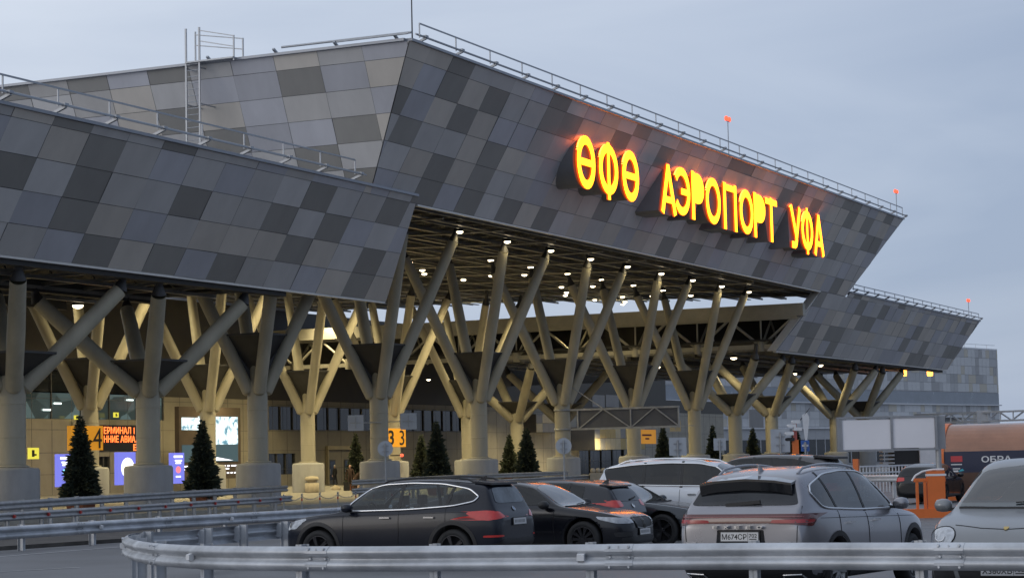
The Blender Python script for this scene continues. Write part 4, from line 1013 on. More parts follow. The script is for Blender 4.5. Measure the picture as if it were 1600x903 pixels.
SEATM = mat('seat_fabric', (.06, .06, .065), .8, 0, .2, 6)
CHROME = mat('chrome', (.75, .76, .78), .16, 1, 0)
TAILR = mat('tail_lamp_red', (.60, .035, .028), .12, 0, .1, 20, coat=.8)
TAILD = mat('tail_lamp_dark', (.10, .02, .02), .10, 0, .1, 20, coat=.8)
HEADL = mat('head_lamp_clear', (.42, .44, .47), .12, .35, .3, 14, coat=.8)
PLATE = mat('plate_white', (.62, .62, .62), .45, 0, .04)
SEAM = mat('panel_gap', (.008, .008, .009), .7, 0, 0)
RIMD = mat('dark_rim', (.05, .05, .055), .35, .6, .1); RIMS = mat('silver_rim', (.35, .36, .37), .3, .8, .1)
def paint(name, col, metal=.3, rough=.28): return mat(name, col, rough, metal, .05, 1.2, rvar=.03, coat=.35)

def car_body(T, L, W, H, wheels, wr, slots, clad=0.0, cabin=None, scr=None):
    us = [0, .006, .014, .026, .045, .07, .10, .14, .18, .22, .255, .28, .31, .345, .38, .415, .445, .48, .53, .58, .63, .68, .73, .78, .82, .855, .885, .91, .93, .945, .96, .972, .982, .99, .996, 1]
    rings = []
    for u in us:
        x = L / 2 - u * L; zt = interp(T['top'], u) * H; zb = min(interp(T['belt'], u) * H, zt - .035); zs = interp(T['bot'], u) * H; w = interp(T['half'], u) * W / 2
        g = max(0, min(1, (zt - zb - .04) / (.30 * H))); rw = w * (.90 + (T['roofw'] - .90) * g)
        hgt = zt - zb
        P = [(0, zs), (w * .80, zs), (w * .955, zs + .05), (w * .985, zs + .16 * (zb - zs) + .04), (w * 1.0, zs + .45 * (zb - zs)), (w * 1.0, zs + .68 * (zb - zs)), (w * .985, zs + .86 * (zb - zs)), (w * .955, zb - .012), (w * .925, zb + .01 * hgt),
             (w * .925 + (rw - w * .925) * .42, zb + hgt * (.45 * g + .35 * (1 - g))), (rw + .02 * g, zb + hgt * (.80 * g + .62 * (1 - g))), (rw * (.955 - .02 * g), zb + hgt * (.915 * g + .76 * (1 - g))), (rw * .82, zb + hgt * (.965 * g + .87 * (1 - g))), (rw * .5, zb + hgt * (.993 * g + .97 * (1 - g))), (0, zt)]
        rings.append([V((x, y, z)) for y, z in P] + [V((x, -y, z)) for y, z in P[-2:0:-1]])
    k = len(rings[0]); bm = bmesh.new(); vs = [[bm.verts.new(p) for p in r] for r in rings]
    for a, b in zip(vs, vs[1:]):
        for j in range(k): bm.faces.new((a[j], a[(j + 1) % k], b[(j + 1) % k], b[j]))
    for r in (vs[0], vs[-1][::-1]):
        m = len(P)
        for j in range(1, m - 1):                # strips across the end
            q = [r[j - 1] if j > 0 else r[0], r[j]]
        # horizontal quads from left to right
        for j in range(0, m - 1):
            a, b = r[j], r[(j + 1)]; c, d = r[(k - j - 1) % k], r[(k - j) % k]
            f = [a, b, c, d]; f = [p for i, p in enumerate(f) if p not in f[:i]]
            if len(f) >= 3:
                try: bm.faces.new(f)
                except ValueError: pass
    bmesh.ops.recalc_face_normals(bm, faces=bm.faces)
    me = bpy.data.meshes.new('body'); bm.to_mesh(me); bm.free()
    for p in me.polygons: p.use_smooth = True
    o = bpy.data.objects.new('tmp', me); COL.objects.link(o); md = o.modifiers.new('s', 'SUBSURF'); md.levels = 2; md.render_levels = 2
    bpy.context.view_layer.update(); dg = bpy.context.evaluated_depsgraph_get(); me2 = bpy.data.meshes.new_from_object(o.evaluated_get(dg)); bpy.data.objects.remove(o)
    bvh = BVHTree.FromPolygons([v.co.copy() for v in me2.vertices], [tuple(p.vertices) for p in me2.polygons])
    me2.materials.clear()
    for m in slots: me2.materials.append(m)
    for p in me2.polygons:
        c = p.center; p.material_index = 0; p.use_smooth = True
        if clad and c.z < clad: p.material_index = 1
    o = bpy.data.objects.new('tmp', me2); COL.objects.link(o); cut = []
    for wx in wheels:
        for sg in (-1, 1):
            mb = MB(); mb.tube((wx, sg * W * .28, wr + .01), (wx, sg * W * .62, wr + .01), wr + .065, wr + .065, 40, 1); cme = mb.mesh('cut', slots)
            bmm = bmesh.new(); bmm.from_mesh(cme); bmesh.ops.recalc_face_normals(bmm, faces=bmm.faces); bmm.to_mesh(cme); bmm.free()
            c = bpy.data.objects.new('cut', cme); COL.objects.link(c); md = o.modifiers.new('b', 'BOOLEAN'); md.operation = 'DIFFERENCE'; md.object = c; md.solver = 'EXACT'; cut.append(c)
    for pts, dv_ in ((cabin, 'y'), (scr, 'z')):
        if not pts: continue
        mb = MB()
        if dv_ == 'y': mb.prism([(x, -W, z) for x, z in pts], (0, 2 * W, 0), 1)
        else: mb.prism([(x, y, H * .70) for x, y in pts], (0, 0, 1.0), 1)
        cme = mb.mesh('cut', slots); bmm = bmesh.new(); bmm.from_mesh(cme); bmesh.ops.recalc_face_normals(bmm, faces=bmm.faces); bmm.to_mesh(cme); bmm.free()
        c = bpy.data.objects.new('cut', cme); COL.objects.link(c); md = o.modifiers.new('b', 'BOOLEAN'); md.operation = 'DIFFERENCE'; md.object = c; md.solver = 'EXACT'; cut.append(c)
    bpy.context.view_layer.update(); dg = bpy.context.evaluated_depsgraph_get(); me3 = bpy.data.meshes.new_from_object(o.evaluated_get(dg))
    bpy.data.objects.remove(o)
    for c in cut: bpy.data.objects.remove(c)
    me3.name = 'body'
    return me3, bvh

FR = {'left': (V((0, 6, 0)), V((1, 0, 0)), V((0, 0, 1)), V((0, -1, 0))), 'right': (V((0, -6, 0)), V((1, 0, 0)), V((0, 0, 1)), V((0, 1, 0))),
      'front': (V((6, 0, 0)), V((0, 1, 0)), V((0, 0, 1)), V((-1, 0, 0))), 'rear': (V((-6, 0, 0)), V((0, 1, 0)), V((0, 0, 1)), V((1, 0, 0))),
      'top': (V((0, 0, 6)), V((1, 0, 0)), V((0, 1, 0)), V((0, 0, -1)))}
def hit(bvh, fr, u, v):
    O, ux, uy, d = FR[fr] if isinstance(fr, str) else fr
    p, n, _, _ = bvh.ray_cast(O + ux * u + uy * v, d)
    if p is None: return None, None
    if n.dot(d) > 0: n = -n
    return p, n
def patch(mb, bvh, poly, fr, off=.004, res=.05, mi=0):
    P = [V(p) for p in poly]; B = []
    for a, b in zip(P, P[1:] + P[:1]):
        n = max(1, int((b - a).length / res))
        for i in range(n): B.append(a.lerp(b, i / n))
    x0, x1 = min(p.x for p in P), max(p.x for p in P); y0, y1 = min(p.y for p in P), max(p.y for p in P)
    def inside(q):
        c = False
        for a, b in zip(P, P[1:] + P[:1]):
            if (a.y > q.y) != (b.y > q.y) and q.x < (b.x - a.x) * (q.y - a.y) / (b.y - a.y) + a.x: c = not c
        return c
    I = []
    x = x0 + res * .5
    while x < x1:
        y = y0 + res * .5
        while y < y1:
            q = V((x, y))
            if inside(q) and min((q - b).length for b in B) > res * .45: I.append(q)
            y += res
        x += res
    n = len(B); r = delaunay_2d_cdt(B + I, [(i, (i + 1) % n) for i in range(n)], [], 1, 1e-5)
    vs, ok = [], []
    for q in r[0]:
        p, nn = hit(bvh, fr, q.x, q.y)
        ok.append(p is not None); vs.append(p + nn * off if p is not None else V((0, 0, 0)))
    mb.add(vs, [tuple(f) for f in r[2] if all(ok[i] for i in f)], mi, True)
def trim(mb, bvh, pts, fr, r=.008, off=.006, closed=False, mi=0, res=.06):
    P = [V(p) for p in pts] + ([V(pts[0])] if closed else []); Q = []
    for a, b in zip(P, P[1:]):
        n = max(1, int((b - a).length / res))
        for i in range(n): Q.append(a.lerp(b, i / n))
    Q.append(P[-1]); H_ = []
    for q in Q:
        p, nn = hit(bvh, fr, q.x, q.y)
        if p is not None: H_.append(p + nn * off)
    for a, b in zip(H_, H_[1:]):
        if (b - a).length > 1e-4: mb.tube(a, b, r, r, 6, mi, False)
def rounded(pts, r=.2, n=4):
    out = []; P = [V(p) for p in pts]; m = len(P)
    for i in range(m):
        a, b, c = P[i - 1], P[i], P[(i + 1) % m]
        p, q = b.lerp(a, r), b.lerp(c, r)
        for k in range(n + 1): t = k / n; out.append(tuple((1 - t) ** 2 * p + 2 * t * (1 - t) * b + t * t * q))
    return out
def wheel_mesh(R, wdt, rimm, spokes):
    mb = MB(); h = wdt / 2
    mb.lathe([(R * .70, -h * .9), (R * .86, -h), (R * .97, -h * .8), (R, -h * .4), (R, h * .4), (R * .97, h * .8), (R * .86, h), (R * .70, h * .9), (R * .66, h * .7), (R * .66, -h * .7), (R * .70, -h * .9)], n=40, axis='y')
    ty = mb.mesh('tyre', RUBBER); mb = MB()
    mb.lathe([(R * .70, h * .88), (R * .67, h * .95), (R * .645, h * .82), (R * .62, h * .2), (0, h * .1)], n=40, axis='y')
    for i in range(spokes):
        a = 2 * pi * i / spokes
        for da in (-.09, .09):
            mb.bar((.06 * R * cos(a), h * .72, .06 * R * sin(a)), (.66 * R * cos(a + da), h * .86, .66 * R * sin(a + da)), .030, .05, up=(0, 1, 0))
    mb.lathe([(0, h * .95), (.10 * R, h * .92), (.16 * R, h * .7)], n=20, axis='y')
    return ty, mb.mesh('rim', rimm)
def rect_on(c, u, v, w, h): return [c - u * w / 2 - v * h / 2, c + u * w / 2 - v * h / 2, c + u * w / 2 + v * h / 2, c - u * w / 2 + v * h / 2]

def make_car(label, T, L, W, H, pmat, pos, heading, group=None, clad=0, wr=.34, fo=.185, ro=.80, rim=RIMD, spokes=5, cat='car', chrome_line=None, glass=GLASSK, name='parked_car', win=None, pillars=None, mirrorm=None, rails=None, fin=True, ws=None, seats=True, handles=True):
    ws = ws or GLASSW
    """car with +x forward; returns root, bvh and helpers for the details"""
    r = thing(name, label, cat, pos, heading, group)
    wheels = (L / 2 - fo * L, L / 2 - ro * L)
    X = lambda u: L / 2 - u * L; hw = W / 2
    win = win or [(.305, .645), (.40, .90), (.48, .945), (.62, .955), (.76, .935), (.885, .86), (.905, .80), (.86, .685), (.60, .655)]
    pw = [(X(u), z * H) for u, z in win]; a0, a1 = .272, .408
    wsp = rounded([(X(a0), -hw * .80), (X(a0 - .012), -hw * .4), (X(a0 - .016), 0), (X(a0 - .012), hw * .4), (X(a0), hw * .80), (X(a1), hw * .60), (X(a1 + .022), 0), (X(a1), -hw * .60)], .12)
    me, bvh = car_body(T, L, W, H, wheels, wr, [pmat, BLACKP], clad, rounded(pw, .22), wsp if seats else None); link('body', me, r)
    if seats:
        zf = .62 * H
        for u in (.50, .71):
            for y in ((-.36, .36) if u < .6 else (-.42, 0, .42)):
                mb = MB(); mb.prism([(X(u) - .06, y - .22, .30 * H), (X(u) + .06, y - .22, .30 * H), (X(u) - .04, y - .19, zf + .10), (X(u) - .13, y - .19, zf + .10)], (0, .40, 0))
                mb.prism([(X(u) - .16, y - .12, zf + .13), (X(u) - .06, y - .12, zf + .13), (X(u) - .09, y - .10, zf + .30), (X(u) - .16, y - .10, zf + .30)], (0, .24, 0)); mb.box((X(u) - .1, y, zf + .11), (.03, .1, .08)); mb.build('seat', SEATM, r)
        mb = MB(); P_ = [V((X(.385) + .07 * cos(2 * pi * i / 20), .36 + .18 * sin(2 * pi * i / 20), zf + .02 + .16 * cos(2 * pi * i / 20))) for i in range(21)]; mb.path(P_, .016, 6); mb.build('steering_wheel', BLACKP, r)
        mb = MB(); mb.bx(X(.37), X(.29), -hw * .76, hw * .76, .56 * H, .625 * H); mb.build('dashboard', SEATM, r)
    ty, ri = wheel_mesh(wr, .225, rim, spokes)
    for wx in wheels:
        for sg in (1, -1):
            w = link('wheel', ty, r, (wx, sg * (W / 2 - .135), wr)); w.rotation_euler = (0, 0, 0 if sg > 0 else pi); link('rim', ri, w)
    if clad:
        for wx in wheels:
            for sg, side in ((1, 'left'), (-1, 'right')):
                ri_, ro_ = wr + .068, wr + .135; A = [radians(-18 + 216 * i / 24) for i in range(25)]
                mb = MB(); patch(mb, bvh, [(wx + ro_ * cos(t), wr + .01 + ro_ * sin(t)) for t in A] + [(wx + ri_ * cos(t), wr + .01 + ri_ * sin(t)) for t in A[::-1]], side, .008, .03); mb.build('wheel_arch', BLACKP, r, fix=False)
    # glass
    for side in ('left', 'right'):
        mb = MB(); patch(mb, bvh, rounded(pw, .22), side, .004, .07); mb.build('side_window', glass, r, fix=False)
        for a, b in (pillars or [((.555, .64), (.565, .96)), ((.765, .67), (.80, .95))]):
            mb = MB(); patch(mb, bvh, [(X(a[0]) + .035, a[1] * H), (X(a[0]) - .035, a[1] * H), (X(b[0]) - .03, b[1] * H), (X(b[0]) + .03, b[1] * H)], side, .008, .07); mb.build('window_pillar', BLACKP, r, fix=False)
        if chrome_line: mb = MB(); trim(mb, bvh, rounded(pw, .22), side, chrome_line, .008, True); mb.build('window_trim', CHROME, r)
        mb = MB()
        for u, z0, z1 in ((.30, .22, .60), (.555, .17, .63), (.765, .36, .66)): trim(mb, bvh, [(X(u), z0 * H), (X(u + .006), (z0 + z1) / 2 * H), (X(u + .004), z1 * H)], side, .004, .003)
        trim(mb, bvh, [(X(.30), .19 * H), (X(.70), .175 * H)], side, .005, .003)
        mb.build('door_gap', SEAM, r)
        if handles:
            for u in (.50, .70):
                p, n = hit(bvh, side, X(u), .565 * H)
                mb = MB(); mb.bar(p + n * .03 + V((.1, 0, 0)), p + n * .03 - V((.1, 0, .0)), .03, .025); mb.bar(p + V((.09, 0, 0)), p + n * .03 + V((.09, 0, 0)), .02, .02); mb.bar(p - V((.09, 0, 0)), p + n * .03 - V((.09, 0, 0)), .02, .02); mb.build('door_handle', pmat if chrome_line is None else CHROME, r)
    mb = MB()
    patch(mb, bvh, wsp, 'top', .004, .08); mb.build('windscreen', ws, r, fix=False)
    mb = MB(); trim(mb, bvh, [(X(a0 - .004), -hw * .78), (X(a0 - .016), -hw * .4), (X(a0 - .02), 0), (X(a0 - .016), hw * .4), (X(a0 - .004), hw * .78)], 'top', .018, .004)
    for y0, y1 in ((-.1, .42), (.35, .75)): p, n = hit(bvh, 'top', X(a0 + .004), y0 * hw); q, n2 = hit(bvh, 'top', X(a0 + .018), y1 * hw); mb.tube(p + n * .02, q + n2 * .02, .009, .009, 6)
    mb.build('wiper', BLACKP, r)
    # mirrors
    for sg, side in ((1, 'left'), (-1, 'right')):
        p, n = hit(bvh, side, X(.335), .655 * H)
        mb = MB(); c = p + V((0, sg * .16, .045)); n_ = 14; k = 8; pts = []
        mb.lathe([(.001, -.105), (.06, -.095), (.095, -.05), (.10, .02), (.085, .08), (.04, .105), (.001, .11)], (0, 0, 0), 16, axis='y'); mb.v = [(c.x + x * 1.0 - (.05 if x < 0 else 0) * 0, c.y + y * sg, c.z + z * .82) for x, y, z in mb.v]
        m_ = mb.build('mirror', mirrorm or pmat, r)
        mb = MB(); mb.bar(p + V((0, -sg * .01, .0)), c + V((0, -sg * .06, -.05)), .05, .04); mb.build('stalk', BLACKP, m_)
    if rails:
        for sg in (1, -1):
            mb = MB(); Q = []; ctl = [hit(bvh, 'top', X(u), sg * hw * .58)[0] for u in (.44, .655, .87)]
            for i in range(13):
                t_ = i / 12; w0, w1, w2 = (1 - t_) * (1 - 2 * t_), 4 * t_ * (1 - t_), t_ * (2 * t_ - 1)
                Q.append(ctl[0] * w0 + ctl[1] * w1 + ctl[2] * w2 + V((0, 0, .05 if 0 < i < 12 else 0.0)))
            mb.path(Q, .017, 8); mb.build('roof_rail', rails, r)
    if fin:
        p, n = hit(bvh, 'top', X(.845), 0); mb = MB(); mb.prism([p + V((.12, .0, -.01)), p + V((-.06, 0, -.01)), p + V((-.085, 0, .075)), p + V((-.05, 0, .078))], (0, .02, 0)); mb.build('antenna_fin', pmat, r)
    return dict(r=r, bvh=bvh, X=X, L=L, W=W, H=H, hw=hw, paint=pmat)
def add_patch(c, name, m, polys, fr, off=.006, res=.04, round_=.18, sym=False, parent=None, label=None):
    """each polygon becomes a part of its own; sym mirrors it to the other side"""
    out = []
    for sg in ((1, -1) if sym else (1,)):
        mb = MB()
        for po in polys:
            q = [(u * sg, v) for u, v in po] if fr in ('front', 'rear') else po
            f_ = fr if not (sym and fr in ('left', 'right')) else ('left' if sg > 0 else 'right')
            patch(mb, c['bvh'], rounded(q, round_) if round_ else q, f_, off, res)
        out.append(mb.build(name, m, parent or c['r'], fix=False))
    return out
def add_trim(c, name, m, lines, fr, r=.008, off=.006, closed=False, sym=False):
    for sg in ((1, -1) if sym else (1,)):
        mb = MB()
        for li in lines:
            q = [(u * sg, v) for u, v in li] if fr in ('front', 'rear') else li
            trim(mb, c['bvh'], q, fr if not (sym and fr in ('left', 'right')) else ('left' if sg > 0 else 'right'), r, off, closed)
        mb.build(name, m, c['r'])
def add_plate(c, fr, y, z, text=None, region=None, w=.52, h=.112, tilt=None):
    p, n = hit(c['bvh'], fr, y, z); sx = 1 if fr == 'front' else -1
    n = V((sx, 0, .06)).normalized(); ux = V((0, sx, 0)); uy = n.cross(ux); o = p + n * .025
    mb = MB(); mb.prism(rect_on(o - n * .02, ux, uy, w + .03, h + .03), n * .018, 1); mb.prism(rect_on(o, ux, uy, w, h), n * .006, 0); pl = mb.build('number_plate', [PLATE, BLACKP], c['r'])
    if text:
        cz = o + n * .007
        text_obj('lettering', text, cz - ux * (w * .47) - uy * (h * .33), ux, uy, w * .66, h * .64, BLACKP, pl, bold=.01, depth=.001)
        text_obj('lettering', region, cz + ux * (w * .255) - uy * (h * .12), ux, uy, w * .21, h * .44, BLACKP, pl, bold=.01, depth=.001)
        mb = MB(); mb.prism(rect_on(cz + ux * w * .225, ux, uy, .005, h * .9), n * .001); mb.prism(rect_on(cz + ux * w * .36 - uy * h * .28, ux, uy, .10, .012), n * .001); mb.build('plate_line', BLACKP, pl)
    else:
        cz = o + n * .007; mb = MB(); rr = random.Random(int(abs(z) * 999))
        x = -w * .43
        while x < w * .42: l = .03; mb.prism(rect_on(cz + ux * (x + l / 2), ux, uy, l, h * .5), n * .001); x += l + .026
        mb.build('plate_mark', mat('plate_grey', (.2, .2, .21), .5, 0, 0), pl)
def lens_disc(c, name, m, fr, y, z, r_, off=.01, ring=None):
    p, n = hit(c['bvh'], fr, y, z); u = n.cross(V((0, 0, 1))).normalized(); v = u.cross(n)
    mb = MB(); mb.add([p + n * off + (u * cos(2 * pi * i / 24) + v * sin(2 * pi * i / 24)) * r_ for i in range(24)], [tuple(range(24))]); o = mb.build(name, m, c['r'])
    if ring:
        mb = MB(); P = [p + n * off * 1.4 + (u * cos(2 * pi * i / 24) + v * sin(2 * pi * i / 24)) * r_ for i in range(25)]; mb.path(P, r_ * .10, 6); mb.build(name + '_ring', ring, c['r'])
    return o
HEAD_IN, HEAD_OUT, HEAD_S = pi / 2, -pi / 2, 0.0         # towards the terminal, away from it, along it

ROW = 'cars parked in the front row of the lot'
def at_rel(lat_px, D): return ground(lat_px, D)
# ---- 1 black compact crossover, seen from its left rear
BLACKB = paint('paint_blue_black', (.010, .012, .02), 0, .25); BLACKB.node_tree.nodes['Principled BSDF'].inputs['Coat Weight'].default_value = .15; BLACKB.node_tree.nodes['Principled BSDF'].inputs['Specular IOR Level'].default_value = .4
p = ground(631, 39.4)
c = make_car('black compact crossover with chrome window line and bright red tail lamp', SUV, 4.47, 1.83, 1.585, BLACKB, p, HEAD_IN, ROW, clad=.33, wr=.345, chrome_line=.017, rails=BLACKP, glass=GLASST,
             win=[(.300, .640), (.335, .745), (.40, .885), (.47, .935), (.60, .95), (.74, .935), (.86, .875), (.905, .79), (.885, .735), (.80, .69), (.60, .655)])
X, hw, H = c['X'], c['hw'], c['H']
add_patch(c, 'rear_window', CARGLASSL, [[(-.60, 1.13), (.60, 1.13), (.50, 1.405), (-.50, 1.405)]], 'rear')
add_patch(c, 'tail_lamp', TAILR, [[(X(.875), .995), (X(.86), .96), (X(.90), .86), (X(.955), .83), (X(1.0), .87), (X(.99), .99), (X(.94), 1.01)]], 'left', sym=True)
add_patch(c, 'tail_lamp', TAILR, [[(.50, .89), (.90, .83), (.93, 1.0), (.62, .985)]], 'rear', sym=True)
add_patch(c, 'headlamp', HEADL, [[(X(.012), .72), (X(.03), .82), (X(.12), .90), (X(.13), .87), (X(.07), .74), (X(.03), .68)]], 'left', sym=True)
add_patch(c, 'headlamp', HEADL, [[(.48, .74), (.84, .70), (.86, .83), (.5, .82)]], 'front', sym=True)
add_patch(c, 'grille', BLACKP, [[(.04, .68), (.40, .70), (.40, .84), (.04, .84)]], 'front', sym=True)
add_patch(c, 'rear_bumper_trim', BLACKP, [[(-.8, .30), (.8, .30), (.82, .42), (.6, .50), (-.6, .50), (-.82, .42)]], 'rear')
add_patch(c, 'reflector', TAILR, [[(.62, .545), (.86, .535), (.86, .575), (.62, .575)]], 'rear', sym=True)
mb = MB(); q, _ = hit(c['bvh'], 'top', X(.91), 0); mb.prism([q + V((.18, -.58, .01)), q + V((-.14, -.54, -.03)), q + V((-.14, .54, -.03)), q + V((.18, .58, .01))], (0, 0, .035)); mb.build('spoiler', BLACKB, c['r'])
add_plate(c, 'rear', 0, .80); lens_disc(c, 'emblem', mat('emblem_blue_white', (.3, .4, .55), .3, .2, 0), 'rear', 0, 1.02, .042, ring=CHROME)
add_trim(c, 'crease', SEAM, [[(X(.18), .93), (X(.5), .95), (X(.86), .99)], [(X(.2), .50), (X(.35), .50)]], 'left', .004, -.001, sym=True)

# ---- 2 black sedan, nose to the right
p = ground(993, 41.6); nose = p
BLACKS = paint('paint_deep_black', (.008, .009, .014), .2, .2)
c = make_car('black sedan with its nose and kidney grille pointing right beside the crossover', SEDAN, 4.94, 1.87, 1.47, BLACKS, nose + V((0, 2.42, 0)), HEAD_OUT, ROW, wr=.345, rim=RIMD, spokes=10,
             win=[(.315, .675), (.40, .885), (.46, .93), (.56, .95), (.66, .925), (.75, .85), (.80, .775), (.60, .695)], pillars=[((.55, .67), (.555, .97)), ((.72, .7), (.735, .93))], mirrorm=BLACKP)
X, hw, H = c['X'], c['hw'], c['H']
add_patch(c, 'rear_window', CARGLASSL, [[(X(.735), -.52), (X(.80), -.6), (X(.80), .6), (X(.735), .52)]], 'top')
add_patch(c, 'headlamp', HEADL, [[(X(.006), .63), (X(.02), .735), (X(.13), .775), (X(.12), .72), (X(.05), .635)]], 'right', sym=True)
add_patch(c, 'headlamp', HEADL, [[(.46, .635), (.80, .66), (.84, .755), (.50, .72)]], 'front', sym=True)
add_patch(c, 'kidney_grille', BLACKP, [[(.025, .52), (.36, .55), (.43, .66), (.36, .735), (.03, .735)]], 'front', off=.012, sym=True)
add_trim(c, 'grille_surround', mat('gloss_black', (.01, .01, .011), .12, 0, 0, coat=1), [[(.025, .52), (.36, .55), (.43, .66), (.36, .735), (.03, .735)]], 'front', .014, .014, True, sym=True)
add_patch(c, 'air_intake', BLACKP, [[(-.7, .24), (.7, .24), (.76, .37), (-.76, .37)]], 'front')
add_patch(c, 'air_intake', BLACKP, [[(.50, .40), (.80, .38), (.82, .47), (.55, .47)]], 'front', sym=True)
add_plate(c, 'front', 0, .46); lens_disc(c, 'emblem', mat('emblem_blue_white', (.3, .4, .55)), 'front', 0, .765, .04, ring=CHROME)
add_trim(c, 'crease', SEAM, [[(X(.21), .78), (X(.30), .80)]], 'right', .012, .002, sym=True)
add_patch(c, 'tail_lamp', TAILR, [[(.45, .85), (.86, .82), (.88, .98), (.5, .96)]], 'rear', sym=True)

# ---- 3 dark hatchback, rear to the right
GOLFP = paint('paint_graphite', (.022, .024, .030), .3, .28)
p = ground(985, 44.1)
c = make_car('dark graphite hatchback showing its red tail lamp behind the black sedan hood', HATCH, 4.26, 1.79, 1.455, GOLFP, p + V((0, 2.12, 0)), HEAD_IN, ROW, wr=.32, handles=True,
             win=[(.30, .655), (.395, .90), (.47, .945), (.60, .955), (.73, .94), (.80, .90), (.795, .72), (.60, .68)], pillars=[((.555, .66), (.56, .97)), ((.70, .69), (.72, .95))])
X, hw, H = c['X'], c['hw'], c['H']
add_patch(c, 'rear_window', CARGLASS, [[(-.62, 1.0), (.62, 1.0), (.53, 1.30), (-.53, 1.30)]], 'rear')
add_patch(c, 'tail_lamp', TAILR, [[(.48, .90), (.86, .87), (.88, 1.03), (.50, 1.02)]], 'rear', sym=True)
add_patch(c, 'tail_lamp', TAILR, [[(X(.92), 1.01), (X(.92), .91), (X(.99), .88), (X(.99), 1.03)]], 'left', sym=True)
mb = MB(); q, _ = hit(c['bvh'], 'top', X(.90), 0); mb.prism([q + V((.15, -.56, .0)), q + V((-.12, -.53, -.03)), q + V((-.12, .53, -.03)), q + V((.15, .56, .0))], (0, 0, .03)); mb.build('spoiler', GOLFP, c['r'])
add_plate(c, 'rear', 0, .60); lens_disc(c, 'emblem', CHROME, 'rear', 0, .90, .05, ring=CHROME)
mb = MB(); p0_, n0 = hit(c['bvh'], 'rear', 0, 1.03); mb.bar(p0_ + V((-.02, .0, 0)), p0_ + V((-.0, -.34, .05)), .02, .03); mb.build('wiper', BLACKP, c['r'])

# ---- 4 dark grey sports saloon, nose right
GREYD = paint('paint_dark_grey', (.045, .052, .062), .45, .25)
p = ground(1108, 45.6)
c = make_car('dark grey low saloon with sloping windscreen between hatchback and silver car', SEDAN, 4.85, 1.9, 1.42, GREYD, p + V((0, 2.4, 0)), HEAD_OUT, ROW, wr=.345,
             win=[(.315, .675), (.40, .885), (.46, .93), (.56, .95), (.66, .925), (.75, .85), (.80, .775), (.60, .695)], pillars=[((.55, .67), (.555, .97)), ((.72, .7), (.735, .93))])
X = c['X']
add_patch(c, 'headlamp', HEADL, [[(.46, .60), (.80, .62), (.84, .72), (.50, .69)]], 'front', sym=True)
add_patch(c, 'grille', BLACKP, [[(-.4, .40), (.4, .40), (.45, .62), (-.45, .62)]], 'front')
add_patch(c, 'fender_vent', BLACKP, [[(X(.235), .60), (X(.275), .60), (X(.285), .72), (X(.25), .72)]], 'right', sym=True)
add_patch(c, 'rear_window', CARGLASSL, [[(X(.735), -.52), (X(.80), -.6), (X(.80), .6), (X(.735), .52)]], 'top')
add_trim(c, 'sill_trim', CHROME, [[(X(.30), .20), (X(.70), .19)]], 'right', .012, .004, sym=True); add_plate(c, 'front', 0, .36)

# ---- 5 white large SUV, nose right
WHITEP = paint('paint_white', (.66, .69, .74), 0, .3)
p = ground(938, 49.8)
c = make_car('white large SUV with roof rails standing highest behind the dark cars', SUV, 5.2, 1.96, 1.83, WHITEP, p - V((0, 2.5, 0)), HEAD_OUT, ROW, wr=.385, glass=GLASSK, rails=CHROME, chrome_line=.016, rim=RIMS,
             win=[(.31, .655), (.40, .885), (.48, .935), (.62, .95), (.78, .935), (.925, .895), (.93, .87), (.90, .70), (.60, .675)], pillars=[((.555, .65), (.56, .97)), ((.73, .67), (.735, .96))])
X = c['X']
add_patch(c, 'rear_window', CARGLASS, [[(-.72, 1.22), (.72, 1.22), (.62, 1.62), (-.62, 1.62)]], 'rear')
add_patch(c, 'tail_lamp', TAILR, [[(.60, 1.0), (.92, .98), (.92, 1.14), (.6, 1.12)]], 'rear', sym=True)
add_patch(c, 'headlamp', HEADL, [[(.5, .80), (.88, .84), (.9, 1.0), (.55, .98)]], 'front', sym=True); add_patch(c, 'grille', BLACKP, [[(-.45, .6), (.45, .6), (.48, 1.0), (-.48, 1.0)]], 'front')
add_patch(c, 'sunroof', CARGLASS, [[(X(.46), -.42), (X(.46), .42), (X(.70), .42), (X(.70), -.42)]], 'top')

# ---- 6 grey SUV, only its roof shows behind the silver one
GREYS = paint('paint_bronze_grey', (.10, .10, .105), .5, .28)
p = ground(1318, 50.4)
c = make_car('grey SUV of which the roof and dark rear spoiler rise behind the silver car', SUV, 4.85, 1.95, 1.90, GREYS, p + V((0, 2.42, 0)), HEAD_IN, ROW, wr=.37, rails=None, fin=False, clad=.4)
X = c['X']
add_patch(c, 'rear_window', CARGLASS, [[(-.68, 1.26), (.68, 1.26), (.6, 1.66), (-.6, 1.66)]], 'rear'); add_patch(c, 'tail_lamp', TAILR, [[(.62, 1.0), (.9, .98), (.9, 1.2), (.62, 1.18)]], 'rear', sym=True)
mb = MB(); q, _ = hit(c['bvh'], 'top', X(.915), 0); mb.prism([q + V((.25, -.66, .03)), q + V((-.22, -.6, -.02)), q + V((-.22, .6, -.02)), q + V((.25, .66, .03))], (0, 0, .05)); mb.build('spoiler', BLACKP, c['r'])
add_patch(c, 'sunroof', CARGLASS, [[(X(.47), -.45), (X(.47), .45), (X(.78), .45), (X(.78), -.45)]], 'top'); add_plate(c, 'rear', 0, .8)

